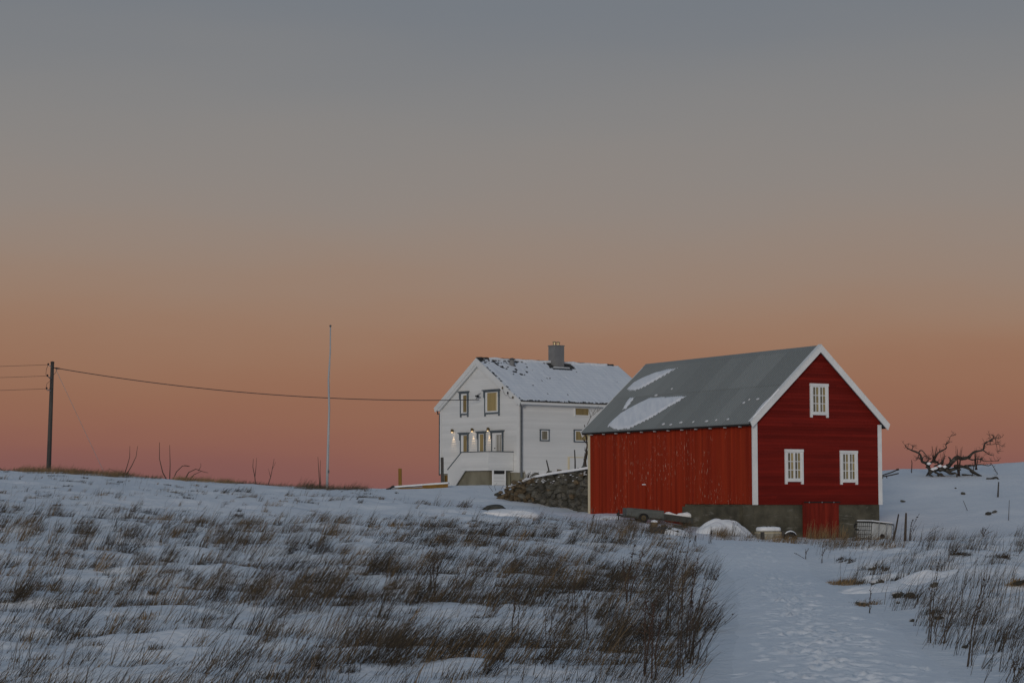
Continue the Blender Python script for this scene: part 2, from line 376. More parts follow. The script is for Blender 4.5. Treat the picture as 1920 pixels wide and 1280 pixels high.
# vertical board siding on the long walls, boards joined (about five pixels each)
def boards_long(xa, xb):
    m = MB(); y = .03; k = 0
    while y < BL - .02:
        w = random.uniform(.105, .165); y1 = min(y + w, BL)
        zb = ZS if y1 < STEP_Y else ZLOW
        o = random.uniform(0, .008) + (.004 if k % 2 else 0)
        d = o if xa < BW / 2 else -o
        zt = broof(xa) - .10
        m.box(xa - d, xb, y + .002, y1 - .002, zb + random.uniform(0, .02), zt, random.random()); y = y1; k += 1
    return m
tag(boards_long(0, t + .01).build('siding', M['red_long'], barn), 'weathered orange red vertical boards', kind='stuff')
tag(boards_long(BW, BW - t - .01).build('siding', M['red_long'], barn), kind='stuff')
def boards_gable(yf, yb, sgn):
    m = MB(); z = ZS
    while z < ZR - .35:
        h = .135; z1 = min(z + h, ZR - .28); tt = random.random()
        def xr(zz): return (0.02, BW - .02) if zz < broof(0) - .1 else (BW / 2 - (ZR - zz - .10) / SL, BW / 2 + (ZR - zz - .10) / SL)
        a0, b0 = xr(z); a1, b1 = xr(z1)
        cuts = [a0] + sorted(random.uniform(a0, b0) for _ in range(random.choice((0, 1, 1, 2)))) + [b0]
        for i in range(len(cuts) - 1):
            fa, fb = (cuts[i] - a0) / (b0 - a0), (cuts[i + 1] - a0) / (b0 - a0)
            p0, p1, q0, q1 = cuts[i] + .002, cuts[i + 1] - .002, a1 + fa * (b1 - a1) + .002, a1 + fb * (b1 - a1) - .002
            f0, f1 = yf - .026 * sgn, yf - .006 * sgn
            m.hexa([(p0, f0, z - .012), (p1, f0, z - .012), (p1, yb, z - .012), (p0, yb, z - .012), (q0, f1, z1), (q1, f1, z1), (q1, yb, z1), (q0, yb, z1)], min(1, max(0, tt + random.uniform(-.3, .3))))
        z = z1
    return m
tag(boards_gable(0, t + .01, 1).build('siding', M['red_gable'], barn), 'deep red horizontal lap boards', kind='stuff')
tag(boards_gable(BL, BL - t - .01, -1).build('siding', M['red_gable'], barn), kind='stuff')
# concrete base
m = MB(); gi = .06
m.box(gi, BW - gi, gi, .55, -.9, ZS - .004); m.box(gi, .55, .56, STEP_Y + .02, -.9, ZS - .004); m.box(BW - .55, BW - gi, .56, BL - .1, -.9, ZS - .004)
m.build('foundation', M['concrete'], barn)
m = MB(); m.box(-.10, gi - .003, .9, STEP_Y - .03, -.9, ZS - .10); m.build('plinth', M['concrete'], barn)

# tin roof: ribbed sheets in two rows on each slope, each sheet a piece of its own
NSH = 13; LR = BL + FO + RO; shw = LR / NSH
slen = math.hypot(BW / 2 + EO, ZR - ZT)
def tin_sheet(w, l):
    m = MB(); n = 6; prof = []
    for k in range(n):
        x0 = w * k / n; c = w / n
        prof += [(x0, 0), (x0 + c * .62, 0), (x0 + c * .72, .022), (x0 + c * .90, .022)]
    prof.append((w, 0))
    vs = [(x, 0, z) for x, z in prof] + [(x, l, z) for x, z in prof]; N_ = len(prof)
    m.add(vs, [(i, i + 1, N_ + i + 1, N_ + i) for i in range(N_ - 1)])
    vs2 = [(x, y, z - .012) for x, y, z in vs]
    m.add(vs2, [(N_ + i, N_ + i + 1, i + 1, i) for i in range(N_ - 1)])
    m.add([(x, 0, z) for x, z in prof] + [(x, 0, z - .012) for x, z in prof], [(i, i + 1, N_ + i + 1, N_ + i) for i in range(N_ - 1)])
    return m
row = slen / 2 + .06
protos = []
for k in range(4):
    mm = tin_sheet(shw, row); mm.t = [.1 + .27 * k] * len(mm.f)
    o = mm.build('roof_sheet', M['tin'], barn); protos.append(o.data); bpy.data.objects.remove(o)
def slope_matrix(side):      # local frame of a roof slope: x along the length, y up the slope, z outwards
    ey = Vector(((BW / 2 + EO) * (1 if side == 0 else -1), 0, ZR - ZT)).normalized()
    ex = Vector((0, -1, 0)) if side == 0 else Vector((0, 1, 0))
    ez = ex.cross(ey); o = Vector((-EO if side == 0 else BW + EO, BL + RO if side == 0 else -FO, ZT))
    return Matrix(((ex.x, ey.x, ez.x, o.x), (ex.y, ey.y, ez.y, o.y), (ex.z, ey.z, ez.z, o.z), (0, 0, 0, 1)))
for side in (0, 1):
    MS = slope_matrix(side)
    if side == 0: ROOFM = MS
    for r in (0, 1):
        for k in range(NSH):
            o = link_mesh('roof_sheet', protos[random.randrange(4)], barn)
            o.matrix_local = MS @ Matrix.Translation((k * shw, (slen / 2 - .06) * r - .03 * (1 - r), .004 + .013 * r))
# roof deck below the sheets, ridge cap, rake boards, fascia
m = MB()
for s in (0, 1):
    x0, x1 = (-EO + .03, BW / 2) if s == 0 else (BW + EO - .03, BW / 2)
    m.prism([(x0, -FO + .02, broof(x0) - .03), (x1, -FO + .02, ZR - .03), (x1, -FO + .02, ZR - .12), (x0, -FO + .02, broof(x0) - .12)], (0, LR - .04, 0))
m.build('roof_deck', M['tin_dark'], barn)
m = MB(); c = BW / 2
m.prism([(c - .20, -FO - .02, ZR - .20 * SL + .035), (c, -FO - .02, ZR + .045), (c + .20, -FO - .02, ZR - .20 * SL + .035), (c + .19, -FO - .02, ZR - .20 * SL + .020), (c, -FO - .02, ZR + .02), (c - .19, -FO - .02, ZR - .20 * SL + .020)], (0, LR + .04, 0))
m.build('ridge_cap', M['tin'], barn)
def rake(s, yf, yb, name, mt, w, top=.05):
    x0 = -EO - .02 if s == 0 else BW + EO + .02
    nx_ = -1 if s == 0 else 1
    m = MB(); zt0, zt1 = broof(x0) + top, ZR + top
    m.prism([(x0, yf, zt0), (BW / 2, yf, zt1), (BW / 2, yf, zt1 - w), (x0 - nx_ * .10, yf, broof(x0 - nx_ * .10) + top - w)], (0, yb - yf, 0))
    return m.build(name, mt, barn)
for s in (0, 1):
    rake(s, -FO - .05, -FO + .0, 'rake_board', M['white'], .31)
    rake(s, BL + RO + .05, BL + RO, 'rake_board', M['white'], .34, .03)
    x0 = -EO if s == 0 else BW + EO; nx_ = -1 if s == 0 else 1
    m = MB(); m.prism([(x0 - .015 * nx_, -FO - .07, broof(x0) + .052), (BW / 2, -FO - .07, ZR + .052), (BW / 2, -FO - .07, ZR + .085), (x0 + .03 * nx_, -FO - .07, broof(x0) + .06)], (0, .22, 0))
    m.build('rake_flashing', M['white'], barn)
    m = MB(); m.box(x0 - .02 * nx_, x0 - .06 * nx_, -FO + .03, BL + RO - .03, ZT - .12, ZT - .02); m.build('fascia', M['dark'], barn)
m = MB(); m.tube([(-EO - .03, -FO + .1, ZT - .03), (-EO - .03, BL + RO - .1, ZT - .03)], .022, 6); m.build('drip_edge', M['tin'], barn)
for k in range(12):
    y = .6 + k * 1.1; m = MB(); m.box(-EO + .02, -EO + .14, y, y + .07, ZT - .17, ZT - .121); m.build('rafter_tail', M['flagwhite'], barn)
# corner boards
for (xa, xb, ya, yb, mt, zb) in ((-.045, .20, -.05, -.028, 'white', ZS - .02), (-.045, -.020, -.028, .03, 'white', ZS - .02), (BW - .17, BW + .045, -.05, -.028, 'white', ZS - .02), (BW + .020, BW + .045, -.028, .14, 'white', ZS - .02),
                                 (-.045, -.022, BL - .13, BL + .03, 'cream', ZLOW), (-.045, .16, BL + .031, BL + .055, 'cream', ZLOW), (BW - .17, BW + .045, BL + .031, BL + .055, 'white', ZS), (BW + .020, BW + .045, BL - .14, BL + .03, 'white', ZS)):
    m = MB(); m.box(xa, xb, ya, yb, zb, broof(0) - .22); m.build('corner_board', M[mt], barn)
# windows: 4 x 3 panes with a thick middle mullion
def barn_window(l, r, tp, sill, legs):
    a = BB.hit(l, tp, 1, 0); b = BB.hit(r, sill, 1, 0); lg = BB.hit(l, legs, 1, 0).z
    x0, x1, z1, z0 = a.x, b.x, a.z, b.z; cw = .115; yo = -.085
    m = MB()
    m.box(x0, x0 + cw, yo, -.015, lg, z1 - cw - .002); m.box(x1 - cw, x1, yo, -.015, lg, z1 - cw - .002)
    m.box(x0 - .01, x1 + .01, yo - .012, -.015, z1 - cw, z1)
    w = m.build('window', M['white'], barn, bevel=.006)
    m = MB(); m.box(x0 + cw + .002, x1 - cw - .002, yo - .03, -.015, z0, z0 + .10); m.build('sill', M['white'], w, bevel=.006)
    gx0, gx1, gz0, gz1 = x0 + cw, x1 - cw, z0 + .10, z1 - cw
    m = MB(); yy = (-.062, -.026); f = .05
    m.box(gx0 + .001, gx0 + f, yy[0], yy[1], gz0 + .001, gz1 - .001); m.box(gx1 - f, gx1 - .001, yy[0], yy[1], gz0 + .001, gz1 - .001)
    m.box(gx0 + f, gx1 - f, yy[0], yy[1], gz1 - f, gz1 - .001); m.box(gx0 + f, gx1 - f, yy[0], yy[1], gz0 + .001, gz0 + f)
    mx = (gx0 + gx1) / 2; m.box(mx - .045, mx + .045, yy[0] - .012, yy[1], gz0 + f, gz1 - f); m.build('sash', M['white'], w)
    m = MB(); cols = []
    for (p, q) in ((gx0 + f, mx - .045), (mx + .045, gx1 - f)):
        c_ = (p + q) / 2; m.box(c_ - .016, c_ + .016, -.058, -.03, gz0 + f, gz1 - f); cols += [(p, c_ - .016), (c_ + .016, q)]
    rows = []; H = gz1 - gz0 - 2 * f
    for k in (1, 2): zc = gz0 + f + H * k / 3; m.box(gx0 + f, gx1 - f, -.0585, -.0305, zc - .016, zc + .016)
    m.build('glazing_bar', M['white'], w)
    for ci, (p, q) in enumerate(cols):
        for k in range(3):
            za, zb = gz0 + f + H * k / 3 + .017, gz0 + f + H * (k + 1) / 3 - .017
            mm = MB(); mm.box(p + .001, q - .001, -.040, -.036, za, zb, random.random())
            mm.build('pane', M['pane_grey'] if (ci % 2 == 0) else M['pane_tan'], w)
    m = MB(); m.box(gx0, gx1, -.030, -.027, gz0, gz1); m.build('blind', M['dark'], w)
barn_window(1517.3, 1551.8, 718.4, 778.5, 782.2)
barn_window(1470.2, 1505.0, 841.6, 902.8, 907.2)
barn_window(1573.6, 1606.8, 844.2, 904.2, 908.0)
# sliding door in the concrete base
da, db = BB.hit(1503.5, 946, 1, 0), BB.hit(1570.5, 946, 1, 0); dm = BB.hit(1534.5, 946, 1, 0).x; ztop = BB.hit(1535, 942.5, 1, 0).z
for (p, q) in ((da.x, dm - .006), (dm + .006, db.x)):
    m = MB(); x = p
    while x < q - .01:
        x1 = min(x + .135, q); m.box(x + .002, x1 - .002, -.075 - random.uniform(0, .006), -.035, -.7, ztop, random.random()); x = x1
    dr = m.build('door', M['red_door'], barn)
    mm = MB(); mm.box(p + .02, q - .02, -.095, -.082, .55, .67); mm.build('ledge', M['red_door'], dr)
m = MB(); m.box(da.x + .05, db.x + .05, -.12, -.083, ztop + .01, ztop + .06); rl = m.build('door_rail', M['dark'], barn)
for px in (1514, 1538, 1560):
    p = BB.hit(px, 941, 1, 0); m = MB(); m.cyl((p.x, -.135, ztop + .03), (p.x, -.118, ztop + .03), .03, 10); m.build('roller', M['steel'], rl)
# loose upright plank against the long wall
a = BB.hit(1207, 909, 0, 0); b = BB.hit(1212.5, 965, 0, 0)
m = MB(); m.box(-.085, -.033, b.y, a.y, ZLOW, a.z); pk = m.build('batten', M['red_long'], barn)
m = MB(); m.box(-.10, -.03, b.y - .01, a.y + .01, a.z + .001, a.z + .05); m.build('snow_cap', M['snow'], pk, bevel=.02)

# ------------------------------------------------------------------ snow patches left on the tin roof
RMI = ROOFM.inverted()
nrm = Vector(ROOFM.col[2][:3]); dpl = nrm.dot(Vector(ROOFM.col[3][:3]))
def inside(P, x, y):
    n = len(P); r = np.zeros(x.shape, bool); j = n - 1
    for i in range(n):
        c_ = ((P[i][1] > y) != (P[j][1] > y)) & (x < (P[j][0] - P[i][0]) * (y - P[i][1]) / (P[j][1] - P[i][1] + 1e-12) + P[i][0]); r ^= c_; j = i
    return r
def edge_dist(P, x, y):
    d = np.full(x.shape, 9.0); n = len(P)
    for i in range(n):
        ax, ay = P[i]; bx, by = P[(i + 1) % n]; L2 = (bx - ax) ** 2 + (by - ay) ** 2 + 1e-12
        t_ = np.clip(((x - ax) * (bx - ax) + (y - ay) * (by - ay)) / L2, 0, 1)
        d = np.minimum(d, np.hypot(x - ax - t_ * (bx - ax), y - ay - t_ * (by - ay)))
    return d
def roof_patch(pts, label, seed):
    P = []
    for x, y in pts:
        q = RMI @ BB.roof(1080 + x / 3.459, 630 + y / 3.459, nrm, dpl + .02); P.append((q.x, q.y))
    P = np.array(P); x0, y0 = P.min(0) - .3; x1, y1 = P.max(0) + .3
    xs, ys_ = np.arange(x0, x1, .035), np.arange(y0, y1, .06)
    XX, YY = np.meshgrid(xs, ys_)
    rib = ((XX / (shw / 6)) % 1); saw = np.where((rib > .6) & (rib < .98), .05, 0)       # shorter where a rib stands up
    wob = .14 * fbm(XX.ravel() / .5, YY.ravel() / .5, seed).reshape(XX.shape)
    ed = edge_dist(P, XX, YY); ins = inside(P, XX, YY); sd_ = np.where(ins, ed, -ed) - saw * .8 + wob
    h = .026 + np.clip(sd_ * .35, -.05, .055) + .012 * fbm(XX.ravel() / .2, YY.ravel() / .2, seed + 5).reshape(XX.shape)
    ok = sd_ > -.035
    ids = np.arange(XX.size).reshape(XX.shape)
    q = np.stack([ids[:-1, :-1], ids[:-1, 1:], ids[1:, 1:], ids[1:, :-1]], -1)
    okf = ok[:-1, :-1] & ok[:-1, 1:] & ok[1:, 1:] & ok[1:, :-1]
    Fq = q[okf]; used, inv = np.unique(Fq, return_inverse=True); L3 = np.c_[XX.ravel(), YY.ravel(), h.ravel()][used]
    MM = np.array(Matrix.LocRotScale(BB.o, Matrix.Rotation(BYAW, 3, 'Z').to_quaternion(), None) @ ROOFM)
    W3 = L3 @ MM[:3, :3].T + MM[:3, 3]
    tag(np_mesh('snow_patch', W3, inv.reshape(-1, 4), M['snow_roof']), label, 'snow')
roof_patch([(655, 207), (600, 213), (520, 232), (440, 265), (375, 300), (330, 345), (345, 352), (385, 357), (420, 340), (500, 300), (560, 265), (620, 230)], 'long curved patch of snow below the barn ridge', 51)
roof_patch([(720, 388), (640, 390), (560, 395), (480, 400), (420, 425), (340, 470), (290, 500), (250, 535), (215, 570), (203, 588), (230, 598), (270, 606), (345, 602), (400, 574), (460, 547), (520, 512), (600, 462), (660, 427)], 'largest patch of snow reaching the barn eave', 52)
roof_patch([(382, 398), (350, 400), (318, 440), (300, 478), (322, 472), (350, 440)], 'small narrow patch of snow between two larger ones on barn roof', 53)
for i, (px, py) in enumerate(((1421, 748), (1395, 755), (1258, 796), (1277, 792), (1300, 791), (1325, 789.5), (1343, 787.5), (1365, 786), (1244, 795), (1260, 729), (1230, 741), (1405, 749))):
    q = RMI @ BB.roof(px, py, nrm, dpl + .02); MM = Matrix.LocRotScale(BB.o, Matrix.Rotation(BYAW, 3, 'Z').to_quaternion(), None) @ ROOFM
    bm = bmesh.new(); bmesh.ops.create_icosphere(bm, subdivisions=2, radius=1)
    for v in bm.verts: v.co *= 1 + .25 * (random.random() - .5)
    me = bpy.data.meshes.new('snow_clump'); bm.to_mesh(me); bm.free(); me.materials.append(M['snow'])
    o = link_mesh('snow_clump', me); o.matrix_world = MM @ Matrix.Translation((q.x, q.y, .03)) @ Matrix.Diagonal((random.uniform(.05, .13), .07, .03, 1))
    tag(o, 'tiny clump of snow stuck on the grey barn roof', 'snow', 'snow clumps on the barn roof')
# snow lying along the near rake of the barn
m = MB()
pts = [BB.hit(px, py, 1, -FO + .02) for px, py in ((1412, 789), (1424, 776), (1432, 766), (1440, 757), (1450, 749), (1460, 741))]
for i in range(len(pts) - 1):
    a, b = pts[i], pts[i + 1]; w0, w1 = [(.05, .2), (.2, .26), (.26, .28), (.28, .16), (.16, .03)][i]
    m.hexa([(a.x, -FO - .01, broof(a.x) + .03), (b.x, -FO - .01, broof(b.x) + .03), (b.x, -FO + w1 + .1, broof(b.x) + .02), (a.x, -FO + w0 + .1, broof(a.x) + .02),
            (a.x, -FO + .01, broof(a.x) + .14), (b.x, -FO + .01, broof(b.x) + .14), (b.x, -FO + w1, broof(b.x) + .07), (a.x, -FO + w0, broof(a.x) + .07)])
o = m.build('snow_strip', M['snow'], smooth=False); o.location = BB.o; o.rotation_euler = (0, 0, BYAW)
tag(o, 'strip of snow caught behind the white gable board of the barn', 'snow')

# ------------------------------------------------------------------ the white house
HYAW = .66; _T = (.513, 115.0); HFO, HEO = .20, .41
HU = Vector((math.cos(HYAW), math.sin(HYAW))); HV = Vector((-math.sin(HYAW), math.cos(HYAW)))
hc = Vector(_T) + HU * HFO + HV * HEO
HH = Frame((hc.x, hc.y, 0.0), HYAW)                  # local x along the long wall, y along the gable wall
house = empty('house', HH.o, HYAW)
tag(house, 'white two storey wooden house with snowy tiled roof and grey window trim', 'house')
HW_, HL_ = 8.65 - 2 * HEO, 11.2 - 2 * HFO
HZT = 5.70 + CAMZ; HZR = HZT + 2.735
HSL = 2.735 / (HW_ / 2 + HEO)
def hroof(y): return HZR - HSL * abs(y - HW_ / 2) - (.10 * max(0, (y - HW_ / 2)) / (HW_ / 2))
zsg = HH.hit(970, 885, 0, 0).z                       # underside of the siding
m = MB(); t = .08
m.prism([(t, t, zsg), (t, HW_ - t, zsg), (t, HW_ - t, hroof(HW_) - .12), (t, HW_ / 2, HZR - .2), (t, t, hroof(0) - .12)], (HL_ - 2 * t, 0, 0))
m.build('wall', M['house_white'], house)
def hboards_gable(xf, xb, sgn):
    m = MB(); z = zsg; h = .145
    while z < HZR - .4:
        z1 = min(z + h, HZR - .3)
        def yr(zz):
            a = 0.0 if zz < hroof(0) - .12 else HW_ / 2 - (HZR - zz - .12) / HSL
            b = HW_ if zz < hroof(HW_) - .12 else HW_ / 2 + (HZR - zz - .12) / (HSL + .10 / (HW_ / 2))
            return a + .02, b - .02
        (a0, b0), (a1, b1) = yr(z), yr(z1); f0, f1 = xf - .030 * sgn, xf - .006 * sgn
        m.hexa([(f0, a0, z - .01), (f0, b0, z - .01), (xb, b0, z - .01), (xb, a0, z - .01), (f1, a1, z1), (f1, b1, z1), (xb, b1, z1), (xb, a1, z1)], random.random()); z = z1
    return m
def hboards_side(yf, yb, sgn):
    m = MB(); z = zsg + .08; h = .145; zt = hroof(yf) - .14
    while z < zt - .01:
        z1 = min(z + h, zt); f0, f1 = yf - .030 * sgn, yf - .006 * sgn
        m.hexa([(.02, f0, z - .01), (HL_ - .02, f0, z - .01), (HL_ - .02, yb, z - .01), (.02, yb, z - .01), (.02, f1, z1), (HL_ - .02, f1, z1), (HL_ - .02, yb, z1), (.02, yb, z1)], random.random()); z = z1
    return m
for mb_ in (hboards_gable(0, t + .01, 1), hboards_gable(HL_, HL_ - t - .01, -1), hboards_side(0, t + .01, 1), hboards_side(HW_, HW_ - t - .01, -1)):
    tag(mb_.build('siding', M['house_white'], house), 'white horizontal lap boards', kind='stuff')
m = MB(); m.box(.06, HL_ - .06, .06, HW_ - .06, .8, zsg - .003); m.build('foundation', M['concrete_house'], house)
for (xa, xb, ya, yb) in ((-.055, -.032, -.03, .16), (-.055, .12, -.055, -.032), (-.055, -.032, HW_ - .14, HW_ + .03), (HL_ - .12, HL_ + .055, -.055, -.032), (HL_ + .032, HL_ + .055, -.03, .14)):
    m = MB(); m.box(xa, xb, ya, yb, zsg - .02, hroof(0) - .28); m.build('corner_board', M['house_white'], house)
# roof: dark pantiles and the snow on them
hlen = HL_ + 2 * HFO; hsl = math.hypot(HW_ / 2 + HEO, 2.735)
def hslope(side):
    y0 = -HEO if side == 0 else HW_ + HEO
    ex = Vector((1, 0, 0)) if side == 0 else Vector((-1, 0, 0)); z0 = hroof(y0)
    ey = Vector((0, HW_ / 2 - y0, HZR - z0)); ln = ey.length; ey.normalize(); ez = ex.cross(ey)
    o = Vector((-HFO if side == 0 else HL_ + HFO, y0, z0))
    return Matrix(((ex.x, ey.x, ez.x, o.x), (ex.y, ey.y, ez.y, o.y), (ex.z, ey.z, ez.z, o.z), (0, 0, 0, 1))), ln
TWD, TLN = .215, .33
def tile_h(x, y): return .024 * np.abs(np.sin(np.pi * x / TWD)) ** .7 + .030 * (1 - (y / TLN) % 1)
def np_local(name, L3, Fq, m, MS, parent, smooth=True):
    MM = np.array(MS); return np_mesh(name, L3 @ MM[:3, :3].T + MM[:3, 3], Fq, m, smooth, None, parent)
for side in (0, 1):
    MS, ln = hslope(side)
    xs = np.arange(0, hlen + .01, TWD / 6); ys_ = np.unique(np.r_[np.arange(0, ln, TLN), np.arange(0, ln, TLN) + .325, ln]); ys_ = ys_[ys_ <= ln]
    XX, YY = np.meshgrid(xs, ys_); ids = np.arange(XX.size).reshape(XX.shape)
    Fq = np.stack([ids[:-1, :-1], ids[:-1, 1:], ids[1:, 1:], ids[1:, :-1]], -1).reshape(-1, 4)
    tag(np_local('roof_tiles', np.c_[XX.ravel(), YY.ravel(), tile_h(XX, YY).ravel()], Fq, M['tile'], MS, house, False), kind='stuff')
    if side == 0: HROOF = MS; HLN = ln
    m = MB(); y0 = -HEO if side == 0 else HW_ + HEO
    m.prism([(-HFO + .03, y0, hroof(y0) - .012), (-HFO + .03, HW_ / 2, HZR - .012), (-HFO + .03, HW_ / 2, HZR - .13), (-HFO + .03, y0, hroof(y0) - .11)], (hlen - .06, 0, 0)); m.build('roof_deck', M['white'], house)
    for xf, sg in ((-HFO, -1), (HL_ + HFO, 1)):
        m = MB(); e = .02 if side == 0 else -.02; w = .34
        m.prism([(xf, y0 - e, hroof(y0) + .05), (xf, HW_ / 2, HZR + .06), (xf, HW_ / 2, HZR + .06 - w), (xf, y0 + e * 6, hroof(y0 + e * 6) + .05 - w)], (sg * .045, 0, 0)); m.build('rake_board', M['house_white'], house)
        m = MB(); m.prism([(xf - sg * .002, y0 + e * 4, hroof(y0 + e * 4) - .14), (xf - sg * .002, HW_ / 2, HZR - .14), (xf - sg * .002, HW_ / 2, HZR - .44), (xf - sg * .002, y0 + e * 22, hroof(y0 + e * 22) - .44)], (-sg * .10, 0, 0)); m.build('inner_rake_board', M['house_white'], house)
    m = MB(); m.box(-HFO + .05, HL_ + HFO - .05, y0 + (.03 if side == 0 else -.03), y0 + (-.075 if side == 0 else .075), hroof(y0) - .14, hroof(y0) - .03); m.build('gutter', M['house_white'], house)
# snow cover, thin and broken at the top corner, round the chimney and along the eave
def hsnow(side):
    MS, ln = hslope(side); mi = MS.inverted()
    xs = np.arange(-.02, hlen + .02, .045); ys_ = np.arange(.0, ln + .02, .05); XX, YY = np.meshgrid(xs, ys_)
    f1 = fbm(XX.ravel() / .45, YY.ravel() / .5, 61).reshape(XX.shape); f2 = fbm(XX.ravel() / .13, YY.ravel() / .17, 65, 3).reshape(XX.shape)
    hgt = .062 + .02 * f1 + .012 * f2
    if side == 0:
        top = (ln - YY); corner = np.exp(-(top / .55) ** 2) * np.exp(-np.clip(XX - 1.2, 0, 9) / .9) + .8 * np.exp(-(top / .5) ** 2) * np.exp(-((XX - 2.6) / .8) ** 2)
        diag = np.exp(-np.clip(XX - .10 - .06 * np.sin(YY * 3), 0, 9) / .22) * .85
        spots = sstep(.12, .28, vn(XX / .22, YY / .3, 71) - .62) * np.exp(-((XX - 1.9) / 1.5) ** 2) * sstep(2.6, 4.2, YY)
        spots2 = sstep(.16, .24, vn(XX / .2, YY / .25, 75) - .68) * .35
        hgt -= .055 * np.clip(corner * (.62 + 2.6 * f2), 0, 1.2) + .06 * np.clip(diag * (.25 + 2.5 * f2), 0, 1) + .06 * spots + .05 * spots2
        q = mi @ HH.roof(1048, 687, Vector(MS.col[2][:3]), Vector(MS.col[2][:3]).dot(Vector(MS.col[3][:3])))
        cx_, cy_ = q.x, q.y
        ch = np.maximum(np.abs(XX - cx_ - .1) / .95, np.abs(YY - cy_ - .1) / .42); hgt -= .09 * np.clip((1.15 - ch) * 3 + 2.0 * f2, 0, 1)
    hgt -= .07 * np.clip((.15 - YY) / .13 + 2.4 * f2 + 1.2 * (vn(XX / .11, YY * 0, 77) - .5), 0, 1)
    th = tile_h(XX, YY); ok = hgt > th * .75 + .004
    ids = np.arange(XX.size).reshape(XX.shape); q = np.stack([ids[:-1, :-1], ids[:-1, 1:], ids[1:, 1:], ids[1:, :-1]], -1)
    okf = ok[:-1, :-1] & ok[:-1, 1:] & ok[1:, 1:] & ok[1:, :-1]; Fq = q[okf]; used, inv = np.unique(Fq, return_inverse=True)
    zz = np.maximum(hgt, .0) + .45 * (th - .035)
    o = np_local('snow_cover', np.c_[XX.ravel(), YY.ravel(), np.maximum(zz, th * .8 + .004).ravel()][used], inv.reshape(-1, 4), M['snow_roof'], MS, None)
    o.location = HH.o; o.rotation_euler = (0, 0, HYAW); return o
tag(hsnow(0), 'thin broken snow cover on house roof slope with chimney', 'snow'); tag(hsnow(1), 'snow cover on the rear slope of the house roof', 'snow')
m = MB()
for k in range(int(hlen / .4)):
    x = -HFO + k * .4; m.tube([(x, HW_ / 2, HZR + .035), (x + .42, HW_ / 2, HZR + .05)], [.085, .095], 8, random.random())
tag(m.build('ridge_tiles', M['tile'], house, smooth=True), kind='stuff')
m = MB(); m.tube([(-HFO + .9 + k * .55, HW_ / 2 - .07, HZR + .05 + .03 * math.sin(k * 2.3)) for k in range(int((hlen - 1) / .55))], [.075 + .02 * math.sin(k * 1.7) for k in range(int((hlen - 1) / .55))], 8); o = m.build('ridge_snow', M['snow_roof'], house)
# chimney
hn = Vector(HROOF.col[2][:3]); hd = hn.dot(Vector(HROOF.col[3][:3]))
p = HH.roof(1048.5, 690, hn, hd); czt = HH.hit(1048.5, 648.5, 1, p.y).z; w = .36
m = MB(); m.box(p.x - w, p.x + w, p.y - .05, p.y + .62, p.z - .5, czt); chm = m.build('chimney', M['chimney'], house)
m = MB(); m.box(p.x - w - .03, p.x + w + .03, p.y - .08, p.y + .65, czt + .001, czt + .05); m.build('chimney_cap', M['chimney'], chm)
for dx in (-.15, .15):
    m = MB(); zb = czt + .05; c_ = (p.x + dx, p.y + .28)
    m.tube([(*c_, zb), (*c_, zb + .17)], .085, 12); m.tube([(*c_, zb + .171), (*c_, zb + .20), (*c_, zb + .24)], [.13, .14, .03], 12); m.build('flue', M['brass'], chm)
m = MB(); m.box(p.x - w - .35, p.x + w + .45, p.y - .30, p.y - .052, p.z - .155, p.z - .02); 
fl = m.build('flashing', M['tin_dark'], chm)
m = MB(); m.box(p.x - w - .2, p.x + w + .3, p.y - .26, p.y - .058, p.z - .019, p.z + .05); m.build('flashing_snow', M['snow_roof'], chm, bevel=.03)
# roof vent
p = HH.roof(961, 687, hn, hd); p.z += .12; m = MB()
m.tube([(p.x, p.y + .05, p.z - .2), (p.x, p.y + .05, p.z + .22), (p.x, p.y + .05, p.z + .30)], [.17, .15, .11], 12); v_ = m.build('roof_vent', M['chimney'], house)
m = MB(); m.tube([(p.x, p.y + .05, p.z + .301), (p.x, p.y + .05, p.z + .34), (p.x, p.y + .05, p.z + .40)], [.22, .20, .06], 12); m.build('vent_cap', M['tin_dark'], v_)
